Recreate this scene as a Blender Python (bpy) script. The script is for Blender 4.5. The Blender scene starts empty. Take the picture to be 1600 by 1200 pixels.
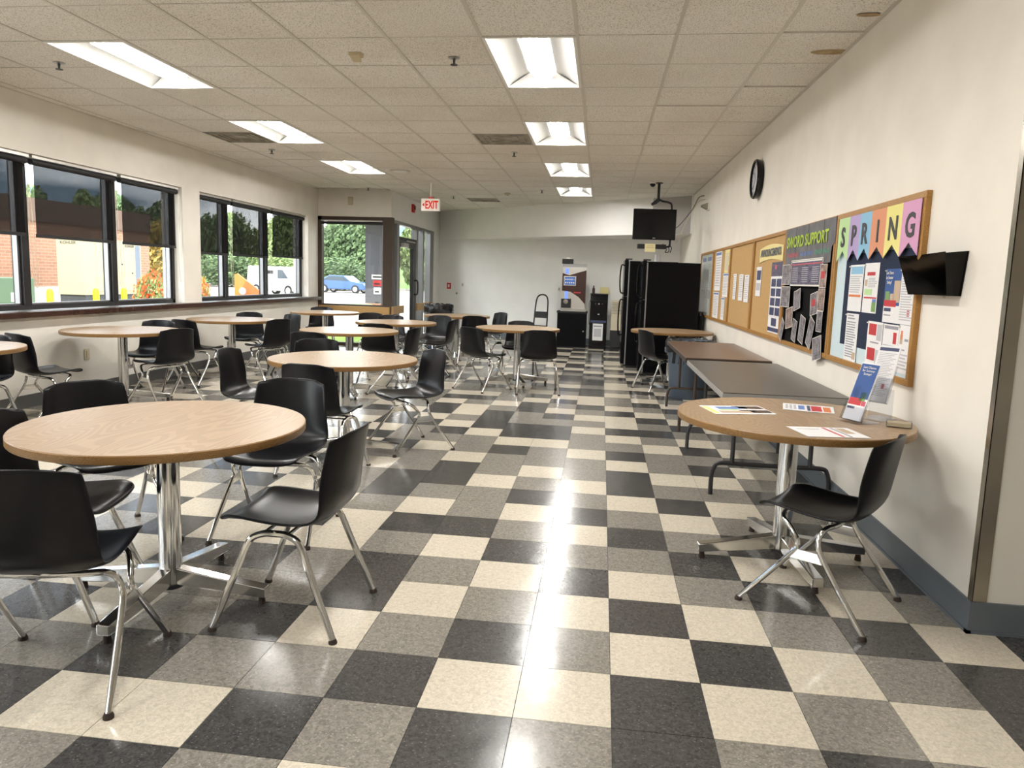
import bpy, bmesh, math, random
from mathutils import Vector, Matrix
R = math.radians
C = bpy.context.scene.collection
scene = bpy.context.scene
random.seed(7)

# ------------------------------------------------------------------ camera
H, CH = 1.4145, 3.0394          # eye height, ceiling height
T, X0, Y0 = .32, .0962, 3.4511  # floor tile module and a grid crossing
CW, CX0, CY0 = .654, -.8941, 5.0591   # ceiling module and a grid crossing
cam = bpy.data.cameras.new('camera')
co = bpy.data.objects.new('camera', cam); C.objects.link(co)
yaw, pitch, roll = -.1234, -.1271, .0310
fw = Vector((math.sin(yaw)*math.cos(pitch), math.cos(yaw)*math.cos(pitch), math.sin(pitch)))
rt = Vector((math.cos(yaw), -math.sin(yaw), 0)); up = rt.cross(fw)
r2 = math.cos(roll)*rt + math.sin(roll)*up; u2 = -math.sin(roll)*rt + math.cos(roll)*up
m = Matrix((r2, u2, -fw)).transposed().to_4x4(); m.translation = (0, 0, H)
co.matrix_world = m
cam.sensor_fit = 'HORIZONTAL'; cam.sensor_width = 36; cam.lens = 1125.07*36/1600
cam.shift_x = (800-795.476)/1600; cam.shift_y = -(600-579.862)/1600
cam.clip_start = .05; cam.clip_end = 400
scene.camera = co

# ------------------------------------------------------------------ light
SKY, SUN, LAMP, EXPO = 1.35, 1.5, 23.0, 2.2
w = bpy.data.worlds.new('world'); scene.world = w; w.use_nodes = True
nt = w.node_tree; nt.nodes.clear()
out = nt.nodes.new('ShaderNodeOutputWorld'); bg = nt.nodes.new('ShaderNodeBackground')
sky = nt.nodes.new('ShaderNodeTexSky'); sky.sky_type = 'HOSEK_WILKIE'
sky.sun_direction = Vector((.45, -.75, .9)).normalized(); sky.turbidity = 3.0; sky.ground_albedo = .4
tc = nt.nodes.new('ShaderNodeTexCoord'); mp = nt.nodes.new('ShaderNodeMapping'); mp.inputs['Scale'].default_value = (1, 1, 3)
nz = nt.nodes.new('ShaderNodeTexNoise'); nz.inputs['Scale'].default_value = 2.2; nz.inputs['Detail'].default_value = 6
rp = nt.nodes.new('ShaderNodeValToRGB'); rp.color_ramp.elements[0].position = .45; rp.color_ramp.elements[1].position = .68
mx = nt.nodes.new('ShaderNodeMixRGB'); mx.inputs[2].default_value = (2.6, 2.6, 2.65, 1)
nt.links.new(tc.outputs['Generated'], mp.inputs[0]); nt.links.new(mp.outputs[0], nz.inputs[0]); nt.links.new(nz.outputs[0], rp.inputs[0])
nt.links.new(rp.outputs[0], mx.inputs[0]); nt.links.new(sky.outputs[0], mx.inputs[1]); nt.links.new(mx.outputs[0], bg.inputs[0])
bg.inputs[1].default_value = SKY
nt.links.new(bg.outputs[0], out.inputs[0])
sl = bpy.data.lights.new('sun', 'SUN'); sl.energy = SUN; sl.angle = R(.6); sl.color = (1, .93, .82)
so = bpy.data.objects.new('sun', sl); C.objects.link(so)
so.rotation_euler = Vector((.45, -.75, .9)).to_track_quat('Z', 'Y').to_euler(); so.location = (6, -10, 20)
vs = scene.view_settings
vs.view_transform = 'Standard'; vs.look = 'None'; vs.gamma = 1; vs.use_curve_mapping = False; vs.exposure = EXPO

# ------------------------------------------------------------------ materials
M = {}
def mat(name, col, rough=.5, metal=0., var=0., scale=8., bump=0., spec=.5, stretch=(1, 1, 1), col2=None, coat=0.):
    m = bpy.data.materials.new(name); m.use_nodes = True; n = m.node_tree.nodes; l = m.node_tree.links
    b = n['Principled BSDF']; b.inputs['Base Color'].default_value = (*col, 1)
    b.inputs['Roughness'].default_value = rough; b.inputs['Metallic'].default_value = metal
    b.inputs['Specular IOR Level'].default_value = spec
    if coat: b.inputs['Coat Weight'].default_value = coat; b.inputs['Coat Roughness'].default_value = .1
    if var or bump or col2:
        g = n.new('ShaderNodeNewGeometry'); mp = n.new('ShaderNodeMapping'); mp.inputs['Scale'].default_value = stretch
        t = n.new('ShaderNodeTexNoise'); t.inputs['Scale'].default_value = scale; t.inputs['Detail'].default_value = 6
        l.new(g.outputs['Position'], mp.inputs[0]); l.new(mp.outputs[0], t.inputs[0])
        if var or col2:
            r = n.new('ShaderNodeValToRGB'); r.color_ramp.elements[0].position = .35; r.color_ramp.elements[1].position = .65
            a = tuple(c*(1-var) for c in col); c2 = col2 or tuple(min(1, c*(1+var)) for c in col)
            r.color_ramp.elements[0].color = (*a, 1); r.color_ramp.elements[1].color = (*c2, 1)
            l.new(t.outputs[0], r.inputs[0]); l.new(r.outputs[0], b.inputs['Base Color'])
        if bump:
            bp = n.new('ShaderNodeBump'); bp.inputs['Strength'].default_value = bump; bp.inputs['Distance'].default_value = .01
            l.new(t.outputs[0], bp.inputs['Height']); l.new(bp.outputs[0], b.inputs['Normal'])
    M[name] = m; return m

def vct(name, col, lo, hi, light, dark):
    """speckled vinyl composition tile with a waxed, slightly wavy surface"""
    m = bpy.data.materials.new(name); m.use_nodes = True; n = m.node_tree.nodes; l = m.node_tree.links
    b = n['Principled BSDF']; g = n.new('ShaderNodeNewGeometry')
    t = n.new('ShaderNodeTexNoise'); t.inputs['Scale'].default_value = 62; t.inputs['Detail'].default_value = 3; t.inputs['Roughness'].default_value = .55; t.inputs['Distortion'].default_value = 1.2
    r = n.new('ShaderNodeValToRGB'); e = r.color_ramp.elements
    e[0].position = .34; e[0].color = (*[c*lo for c in col], 1); e[1].position = .62; e[1].color = (*[min(1, c*hi) for c in col], 1)
    l.new(g.outputs['Position'], t.inputs[0]); l.new(t.outputs[0], r.inputs[0]); last = r.outputs[0]
    for sc, th, cc in ((47, .16, light), (83, .14, dark)):
        mp = n.new('ShaderNodeMapping'); mp.inputs['Scale'].default_value = (sc, sc*1.6, sc); mp.inputs['Rotation'].default_value = (0, 0, sc*.01); v = n.new('ShaderNodeTexVoronoi'); v.inputs['Scale'].default_value = 1
        sm = n.new('ShaderNodeMath'); sm.operation = 'LESS_THAN'; sm.inputs[1].default_value = th
        ml = n.new('ShaderNodeMath'); ml.operation = 'MULTIPLY'; ml.inputs[1].default_value = .6; mx = n.new('ShaderNodeMixRGB'); mx.inputs[2].default_value = (*cc, 1)
        l.new(g.outputs['Position'], mp.inputs[0]); l.new(mp.outputs[0], v.inputs['Vector']); l.new(v.outputs['Distance'], sm.inputs[0]); l.new(sm.outputs[0], ml.inputs[0]); l.new(ml.outputs[0], mx.inputs[0]); l.new(last, mx.inputs[1]); last = mx.outputs[0]
    l.new(last, b.inputs['Base Color'])
    w = n.new('ShaderNodeTexNoise'); w.inputs['Scale'].default_value = 9; w.inputs['Detail'].default_value = 3
    l.new(g.outputs['Position'], w.inputs[0])
    bp = n.new('ShaderNodeBump'); bp.inputs['Strength'].default_value = .10; bp.inputs['Distance'].default_value = .01
    l.new(w.outputs[0], bp.inputs['Height']); l.new(bp.outputs[0], b.inputs['Normal'])
    rr = n.new('ShaderNodeMapRange'); rr.inputs['To Min'].default_value = .10; rr.inputs['To Max'].default_value = .26
    w2 = n.new('ShaderNodeTexNoise'); w2.inputs['Scale'].default_value = 2.3; w2.inputs['Detail'].default_value = 5
    l.new(g.outputs['Position'], w2.inputs[0]); l.new(w2.outputs[0], rr.inputs[0]); l.new(rr.outputs[0], b.inputs['Roughness'])
    b.inputs['Specular IOR Level'].default_value = .55
    M[name] = m
vct('tile_beige', (.61, .55, .445), .86, 1.12, (.78, .74, .64), (.46, .39, .29)); vct('tile_grey', (.24, .222, .192), .72, 1.22, (.50, .47, .41), (.13, .12, .105)); vct('tile_dark', (.058, .056, .054), .72, 1.4, (.20, .19, .18), (.025, .025, .025))

def wood(name, a, b_, scale=1.0, rough=.35):
    m = bpy.data.materials.new(name); m.use_nodes = True; n = m.node_tree.nodes; l = m.node_tree.links
    b = n['Principled BSDF']; tcn = n.new('ShaderNodeTexCoord')
    mp = n.new('ShaderNodeMapping'); mp.inputs['Scale'].default_value = (5*scale, .9*scale, 5*scale)
    nz = n.new('ShaderNodeTexNoise'); nz.inputs['Scale'].default_value = .75; nz.inputs['Detail'].default_value = 1.5
    mu = n.new('ShaderNodeMath'); mu.operation = 'MULTIPLY'; mu.inputs[1].default_value = 230
    sn = n.new('ShaderNodeMath'); sn.operation = 'SINE'
    r = n.new('ShaderNodeValToRGB'); r.color_ramp.elements[0].position = .0; r.color_ramp.elements[1].position = .45
    r.color_ramp.elements[0].color = (*a, 1); r.color_ramp.elements[1].color = (*b_, 1)
    f = n.new('ShaderNodeTexNoise'); f.inputs['Scale'].default_value = 60*scale; f.inputs['Detail'].default_value = 4
    mp2 = n.new('ShaderNodeMapping'); mp2.inputs['Scale'].default_value = (1, .06, 1)
    mm = n.new('ShaderNodeMixRGB'); mm.blend_type = 'MULTIPLY'; mm.inputs[0].default_value = .22
    l.new(tcn.outputs['Object'], mp.inputs[0]); l.new(mp.outputs[0], nz.inputs[0]); l.new(nz.outputs[0], mu.inputs[0]); l.new(mu.outputs[0], sn.inputs[0]); l.new(sn.outputs[0], r.inputs[0])
    l.new(tcn.outputs['Object'], mp2.inputs[0]); l.new(mp2.outputs[0], f.inputs[0])
    l.new(r.outputs[0], mm.inputs[1]); l.new(f.outputs[0], mm.inputs[2]); l.new(mm.outputs[0], b.inputs['Base Color'])
    b.inputs['Roughness'].default_value = rough
    M[name] = m
wood('oak_laminate', (.395, .27, .16), (.465, .327, .20), 1.0, .33)
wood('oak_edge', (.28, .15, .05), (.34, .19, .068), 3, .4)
wood('oak_frame', (.40, .19, .04), (.49, .255, .065), 4, .45)
wood('oak_rail', (.45, .25, .08), (.55, .33, .12), 3, .45)
mat('wall_paint', (.82, .78, .705), .75, var=.03, scale=3, bump=.04)
mat('wall_far', (.85, .84, .81), .7, var=.02, scale=3)
mat('bulkhead_grey', (.42, .40, .38), .8)
mat('ceiling_slab', (.3, .28, .25), .9)
def ceil_mat():
    m = bpy.data.materials.new('ceiling_tile'); m.use_nodes = True; n = m.node_tree.nodes; l = m.node_tree.links; b = n['Principled BSDF']
    g = n.new('ShaderNodeNewGeometry'); t = n.new('ShaderNodeTexNoise'); t.inputs['Scale'].default_value = 130; t.inputs['Detail'].default_value = 3
    r = n.new('ShaderNodeValToRGB'); e = r.color_ramp.elements; e[0].position = .36; e[0].color = (.46, .43, .375, 1); e[1].position = .47; e[1].color = (.87, .83, .765, 1)
    t2 = n.new('ShaderNodeTexNoise'); t2.inputs['Scale'].default_value = .9; t2.inputs['Detail'].default_value = 3
    r2 = n.new('ShaderNodeValToRGB'); e2 = r2.color_ramp.elements; e2[0].position = .3; e2[0].color = (.9, .88, .85, 1); e2[1].position = .6; e2[1].color = (1, 1, 1, 1)
    mx = n.new('ShaderNodeMixRGB'); mx.blend_type = 'MULTIPLY'; mx.inputs[0].default_value = 1
    bp = n.new('ShaderNodeBump'); bp.inputs['Strength'].default_value = .35; bp.inputs['Distance'].default_value = .004
    l.new(g.outputs['Position'], t.inputs[0]); l.new(t.outputs[0], r.inputs[0]); l.new(g.outputs['Position'], t2.inputs[0]); l.new(t2.outputs[0], r2.inputs[0])
    l.new(r.outputs[0], mx.inputs[1]); l.new(r2.outputs[0], mx.inputs[2]); l.new(mx.outputs[0], b.inputs['Base Color'])
    l.new(t.outputs[0], bp.inputs['Height']); l.new(bp.outputs[0], b.inputs['Normal']); b.inputs['Roughness'].default_value = .95; b.inputs['Specular IOR Level'].default_value = .1
    M['ceiling_tile'] = m
ceil_mat()
mat('tee_white', (.62, .58, .51), .5); mat('stain', (.42, .30, .16), .9, var=.2, scale=20)
mat('white_enamel', (.80, .78, .73), .35); mat('reflector', (.62, .62, .60), .6); mat('vent_metal', (.34, .31, .25), .6, var=.25, scale=9)
mat('black_plastic', (.0055, .0055, .0068), .30, var=.15, scale=30, bump=.02, spec=.28); mat('black_matte', (.012, .012, .013), .6)
mat('black_gloss', (.004, .004, .005), .12, spec=.3); mat('felt', (.008, .008, .009), 1.0, spec=.1)
mat('chrome', (.72, .72, .71), .13, 1.0); mat('steel', (.42, .39, .34), .25, 1.0, var=.08, scale=6)
mat('brushed', (.55, .54, .52), .3, 1.0); mat('rubber', (.04, .025, .02), .8)
mat('baseboard', (.125, .145, .165), .5); mat('baseboard_dark', (.10, .10, .095), .55)
mat('frame_bronze', (.012, .011, .012), .4); mat('frame_brown', (.055, .035, .022), .45); mat('frame_alu', (.30, .30, .31), .35, .8)
mat('sill_wood', (.045, .018, .012), .22, var=.2, scale=10); mat('silver', (.62, .60, .56), .3, .6)
mat('cork', (.52, .33, .135), .9, var=.10, scale=120)
mat('paper', (.82, .82, .83), .8); mat('paper_blue', (.60, .73, .78), .85); mat('navy', (.012, .022, .055), .95, var=.1, scale=60)
mat('paper_yellow', (.80, .70, .33), .85); mat('paper_grey', (.15, .15, .16), .8, var=.15, scale=9)
mat('ink', (.03, .03, .035), .8); mat('ink_grey', (.33, .33, .37), .8); mat('print_grey', (.52, .52, .55), .8); mat('print_blue', (.03, .09, .30), .6); mat('print_red', (.55, .04, .05), .6)
mat('print_orange', (.70, .22, .08), .7); mat('print_navy', (.05, .06, .14), .6); mat('print_tan', (.55, .42, .30), .7); mat('print_green', (.20, .36, .12), .8); mat('print_lime', (.42, .58, .08), .8); mat('print_pink', (.6, .12, .16), .8); mat('print_sky', (.15, .25, .55), .8); mat('print_teal', (.10, .36, .22), .8)
mat('print_purple', (.10, .09, .15), .6, var=.5, scale=40)
mat('card_photo', (.15, .13, .14), .5, var=.6, scale=26, col2=(.33, .30, .33))
mat('card_photo_warm', (.25, .16, .12), .5, var=.6, scale=24, col2=(.5, .36, .30))
for k, c in dict(lime=(.50, .72, .36), lilac=(.46, .36, .62), sky=(.27, .52, .72), coral=(.72, .32, .19), lemon=(.82, .76, .28), pink=(.68, .36, .56)).items(): mat('pennant_'+k, c, .85)
mat('letter', (.075, .075, .08), .85)
mat('fold_brown', (.17, .108, .072), .32, var=.05, scale=14); mat('fold_edge', (.03, .018, .012), .5); mat('fold_grey', (.105, .095, .082), .35, var=.05, scale=20); mat('fold_grey_edge', (.27, .26, .245), .5)
mat('leg_dark', (.035, .035, .037), .45, .3); mat('leg_brown', (.05, .03, .022), .5)
mat('bin_grey', (.075, .10, .135), .5); mat('bin_liner', (.008, .008, .009), .25, bump=.5, scale=30)
mat('fridge', (.004, .004, .005), .22, spec=.12); mat('fridge_gap', (.25, .25, .25), .5)
mat('red', (.55, .02, .02), .4); mat('sign_white', (.80, .78, .72), .5); mat('beige_plastic', (.60, .50, .32), .6); mat('ivory', (.62, .56, .42), .6)
mat('orange_print', (.06, .03, .02), .3); mat('maroon', (.045, .014, .01), .3)
mat('yellow', (.85, .68, .0), .5); mat('ext_asphalt', (.33, .295, .262), .9, var=.06, scale=.6); mat('ext_concrete', (.45, .43, .40), .9, var=.05, scale=2)
mat('ext_grass', (.22, .34, .05), .95, var=.3, scale=3); mat('bank_grass', (.12, .24, .05), .95, var=.35, scale=.8)
mat('generator', (.40, .36, .235), .5); mat('gen_dark', (.05, .055, .06), .6); mat('louver', (.16, .19, .24), .6)
mat('transformer', (.09, .15, .09), .6); mat('pillar', (.10, .10, .115), .8); mat('soffit', (.55, .53, .50), .8)
mat('van_white', (.5, .51, .53), .3); mat('car_blue', (.03, .09, .28), .25, coat=.5); mat('car_white', (.75, .77, .8), .3); mat('tyre', (.02, .02, .02), .8); mat('car_glass', (.03, .05, .07), .1); mat('tail_red', (.5, .03, .03), .4)
mat('leaf', (.17, .24, .11), .8, var=.45, scale=1.5); mat('leaf_dark', (.11, .17, .075), .8, var=.45, scale=1.2); mat('leaf_light', (.22, .30, .11), .8, var=.3, scale=1.5); mat('bark', (.09, .06, .04), .9)
mat('flower_orange', (.78, .13, .03), .8, var=.3, scale=6); mat('autumn', (.36, .26, .06), .8, var=.5, scale=2); mat('plow_orange', (.72, .22, .05), .5); mat('hose_red', (.5, .05, .06), .5); mat('rail_green', (.30, .45, .25), .5)
mat('clock_face', (.55, .55, .60), .3)
mat('note_yellow', (.78, .70, .38), .8)
def brick_mat():
    m = bpy.data.materials.new('brick'); m.use_nodes = True; n = m.node_tree.nodes; l = m.node_tree.links; b = n['Principled BSDF']
    tc = n.new('ShaderNodeNewGeometry'); mp = n.new('ShaderNodeMapping'); mp.inputs['Rotation'].default_value = (R(90), 0, R(90)); sp = n.new('ShaderNodeSeparateXYZ'); cb = n.new('ShaderNodeCombineXYZ')
    br = n.new('ShaderNodeTexBrick'); br.inputs['Color1'].default_value = (.36, .185, .115, 1); br.inputs['Color2'].default_value = (.29, .145, .09, 1); br.inputs['Mortar'].default_value = (.38, .27, .20, 1)
    br.inputs['Scale'].default_value = 1; br.inputs['Brick Width'].default_value = .32; br.inputs['Row Height'].default_value = .11; br.inputs['Mortar Size'].default_value = .012
    l.new(tc.outputs['Position'], sp.inputs[0]); l.new(sp.outputs[1], cb.inputs[0]); l.new(sp.outputs[2], cb.inputs[1]); l.new(cb.outputs[0], br.inputs['Vector']); l.new(br.outputs[0], b.inputs['Base Color']); b.inputs['Roughness'].default_value = .9
    M['brick'] = m
brick_mat()
mat('brick_cap', (.16, .105, .08), .8)
def emit(name, col, s):
    m = bpy.data.materials.new(name); m.use_nodes = True; n = m.node_tree.nodes; n.clear()
    o = n.new('ShaderNodeOutputMaterial'); e = n.new('ShaderNodeEmission'); e.inputs[0].default_value = (*col, 1); e.inputs[1].default_value = s
    m.node_tree.links.new(e.outputs[0], o.inputs[0]); M[name] = m
emit('lamp_lens', (1, .975, .93), LAMP); emit('lens_side', (1, .975, .93), .55); emit('exit_red', (1, .05, .025), .16); emit('screen_blue', (.10, .2, .55), .18); emit('led_blue', (.2, .32, .9), .3)
def glass(name, tint, refl=.06, rough=.02):
    m = bpy.data.materials.new(name); m.use_nodes = True; n = m.node_tree.nodes; l = m.node_tree.links; n.clear()
    o = n.new('ShaderNodeOutputMaterial'); t = n.new('ShaderNodeBsdfTransparent'); t.inputs[0].default_value = (*tint, 1)
    g = n.new('ShaderNodeBsdfGlossy'); g.inputs['Roughness'].default_value = rough; lw = n.new('ShaderNodeLayerWeight'); lw.inputs[0].default_value = .5; pw = n.new('ShaderNodeMath'); pw.operation = 'POWER'; pw.inputs[1].default_value = 5
    fr = n.new('ShaderNodeMath'); fr.operation = 'MULTIPLY_ADD'; fr.inputs[1].default_value = .5; fr.inputs[2].default_value = .025; l.new(lw.outputs['Facing'], pw.inputs[0]); l.new(pw.outputs[0], fr.inputs[0])
    mx = n.new('ShaderNodeMixShader'); l.new(fr.outputs[0], mx.inputs[0]); l.new(t.outputs[0], mx.inputs[1]); l.new(g.outputs[0], mx.inputs[2]); l.new(mx.outputs[0], o.inputs[0]); M[name] = m
glass('glass', (.96, .98, .97)); glass('acrylic', (.90, .91, .93)); glass('smoke_acrylic', (.12, .10, .09), rough=.08)
def mesh_fabric():
    m = bpy.data.materials.new('shade_fabric'); m.use_nodes = True; n = m.node_tree.nodes; l = m.node_tree.links; n.clear()
    o = n.new('ShaderNodeOutputMaterial'); t = n.new('ShaderNodeBsdfTransparent'); t.inputs[0].default_value = (1, 1, 1, 1)
    d = n.new('ShaderNodeBsdfDiffuse'); d.inputs[0].default_value = (.016, .015, .015, 1); mx = n.new('ShaderNodeMixShader')
    g = n.new('ShaderNodeNewGeometry'); mp = n.new('ShaderNodeMapping'); mp.inputs['Scale'].default_value = (1, 60, 1.5); z = n.new('ShaderNodeTexNoise'); z.inputs['Scale'].default_value = 1.0
    mr = n.new('ShaderNodeMapRange'); mr.inputs['To Min'].default_value = .77; mr.inputs['To Max'].default_value = .71
    l.new(g.outputs['Position'], mp.inputs[0]); l.new(mp.outputs[0], z.inputs[0]); l.new(z.outputs[0], mr.inputs[0]); l.new(mr.outputs[0], mx.inputs[0])
    l.new(t.outputs[0], mx.inputs[1]); l.new(d.outputs[0], mx.inputs[2]); l.new(mx.outputs[0], o.inputs[0]); M['shade_fabric'] = m
mesh_fabric()

# ------------------------------------------------------------------ mesh helpers
class MB:
    def __init__(s): s.v = []; s.f = []; s.mi = []
    def add(s, vs, fs, mi=0):
        o = len(s.v); s.v += [tuple(v) for v in vs]; s.f += [tuple(i+o for i in f) for f in fs]; s.mi += [mi]*len(fs); return s
    def box(s, x0, x1, y0, y1, z0, z1, mi=0):
        vs = [(x, y, z) for z in (z0, z1) for y in (y0, y1) for x in (x0, x1)]
        return s.add(vs, [(0, 2, 3, 1), (4, 5, 7, 6), (0, 1, 5, 4), (2, 6, 7, 3), (0, 4, 6, 2), (1, 3, 7, 5)], mi)
    def obox(s, c, ax, ay, az, mi=0):
        c, ax, ay, az = map(Vector, (c, ax, ay, az))
        vs = [c+ax*i+ay*j+az*k for k in (-1, 1) for j in (-1, 1) for i in (-1, 1)]
        return s.add(vs, [(0, 2, 3, 1), (4, 5, 7, 6), (0, 1, 5, 4), (2, 6, 7, 3), (0, 4, 6, 2), (1, 3, 7, 5)], mi)
    def cyl(s, p0, p1, r0, r1=None, seg=16, caps=True, mi=0):
        p0, p1 = Vector(p0), Vector(p1); r1 = r0 if r1 is None else r1
        d = (p1-p0).normalized(); a = d.orthogonal().normalized(); b = d.cross(a)
        vs = []
        for p, r in ((p0, r0), (p1, r1)):
            vs += [p+(a*math.cos(2*math.pi*i/seg)+b*math.sin(2*math.pi*i/seg))*r for i in range(seg)]
        fs = [(i, (i+1) % seg, seg+(i+1) % seg, seg+i) for i in range(seg)]
        if caps: fs += [tuple(range(seg))[::-1], tuple(range(seg, 2*seg))]
        return s.add(vs, fs, mi)
    def tube(s, pts, r, seg=10, sub=4, mi=0, closed_caps=True):
        P = [Vector(p) for p in pts]
        if sub > 1 and len(P) > 2:
            Q = []
            for i in range(len(P)-1):
                a, b, c, d = P[max(i-1, 0)], P[i], P[i+1], P[min(i+2, len(P)-1)]
                for k in range(sub):
                    t = k/sub
                    Q.append(.5*((2*b)+(c-a)*t+(2*a-5*b+4*c-d)*t*t+(3*b-a-3*c+d)*t**3))
            Q.append(P[-1]); P = Q
        vs = []; n = len(P); a = None
        for i, p in enumerate(P):
            d = (P[min(i+1, n-1)]-P[max(i-1, 0)]).normalized()
            a = d.orthogonal().normalized() if a is None else (a-d*a.dot(d)).normalized()
            b = d.cross(a)
            vs += [p+(a*math.cos(2*math.pi*k/seg)+b*math.sin(2*math.pi*k/seg))*r for k in range(seg)]
        fs = [(i*seg+k, i*seg+(k+1) % seg, (i+1)*seg+(k+1) % seg, (i+1)*seg+k) for i in range(n-1) for k in range(seg)]
        fs += [tuple(range(seg))[::-1], tuple(range((n-1)*seg, n*seg))]
        return s.add(vs, fs, mi)
    def lathe(s, prof, seg=40, c=(0, 0, 0), mi=0):
        vs = []; fs = []
        for r, z in prof: vs += [(c[0]+r*math.cos(2*math.pi*k/seg), c[1]+r*math.sin(2*math.pi*k/seg), c[2]+z) for k in range(seg)]
        for i in range(len(prof)-1): fs += [(i*seg+k, i*seg+(k+1) % seg, (i+1)*seg+(k+1) % seg, (i+1)*seg+k) for k in range(seg)]
        fs += [tuple(range(seg))[::-1], tuple(range((len(prof)-1)*seg, len(prof)*seg))]
        return s.add(vs, fs, mi)
    def prism(s, poly, d, mi=0):
        """poly: 3-D points of a flat outline, extruded by vector d"""
        P = [Vector(p) for p in poly]; d = Vector(d); n = len(P)
        fs = [tuple(range(n))[::-1], tuple(range(n, 2*n))]+[(i, (i+1) % n, n+(i+1) % n, n+i) for i in range(n)]
        return s.add(P+[p+d for p in P], fs, mi)
    def mesh(s, name, mats, smooth=False, bevel=0):
        me = bpy.data.meshes.new(name); me.from_pydata(s.v, [], s.f)
        for mm in (mats if isinstance(mats, (list, tuple)) else [mats]): me.materials.append(M[mm] if isinstance(mm, str) else mm)
        me.polygons.foreach_set('material_index', s.mi)
        bm = bmesh.new(); bm.from_mesh(me); bmesh.ops.recalc_face_normals(bm, faces=bm.faces)
        if bevel: bmesh.ops.bevel(bm, geom=bm.edges[:], offset=bevel, segments=2, affect='EDGES', profile=.6)
        if smooth:
            for f in bm.faces: f.smooth = True
            for e in bm.edges:
                if len(e.link_faces) == 2 and e.calc_face_angle(0) > R(40): e.smooth = False
        bm.to_mesh(me); bm.free(); return me
    def build(s, name, mats, parent=None, smooth=False, bevel=0): return obj(name, s.mesh(name, mats, smooth, bevel), parent)
def obj(name, me, parent=None):
    o = bpy.data.objects.new(name, me); C.objects.link(o)
    if parent: o.parent = parent
    return o
def tag(o, label=None, cat=None, group=None, kind=None):
    if label: o['label'] = label
    if cat: o['category'] = cat
    if group: o['group'] = group
    if kind: o['kind'] = kind
    return o
def thing(name, label, cat, loc=(0, 0, 0), rz=0, group=None):
    o = bpy.data.objects.new(name, None); C.objects.link(o); o.location = loc; o.rotation_euler = (0, 0, rz); o.empty_display_size = .1
    return tag(o, label, cat, group)
def struct(o): o['kind'] = 'structure'; return o
def copy_tree(o, parent=None):
    c = o.copy(); C.objects.link(c); c.parent = parent
    for ch in list(o.children): copy_tree(ch, c)
    return c
def text_mesh(name, body, size, matname, extrude=.0008, width=None, offset=0.):
    cu = bpy.data.curves.new('text', 'FONT'); cu.body = body; cu.size = size; cu.extrude = extrude; cu.align_x = 'CENTER'; cu.align_y = 'CENTER'; cu.resolution_u = 3; cu.offset = offset
    o = bpy.data.objects.new('text', cu); C.objects.link(o)
    me = bpy.data.meshes.new_from_object(o.evaluated_get(bpy.context.evaluated_depsgraph_get()))
    bpy.data.objects.remove(o); bpy.data.curves.remove(cu)
    xs = [v.co.x for v in me.vertices]; ys = [v.co.y for v in me.vertices]
    if xs:
        cx, cy = (min(xs)+max(xs))/2, (min(ys)+max(ys))/2; k = width/(max(xs)-min(xs)) if width else 1
        for v in me.vertices: v.co.x = (v.co.x-cx)*k; v.co.y -= cy
    me.name = name; me.materials.clear(); me.materials.append(M[matname]); return me
def place(o, origin, xd, yd):
    xd, yd = Vector(xd).normalized(), Vector(yd).normalized(); z = xd.cross(yd)
    mm = Matrix((xd, yd, z)).transposed().to_4x4(); mm.translation = origin; o.matrix_local = mm; return o

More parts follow.
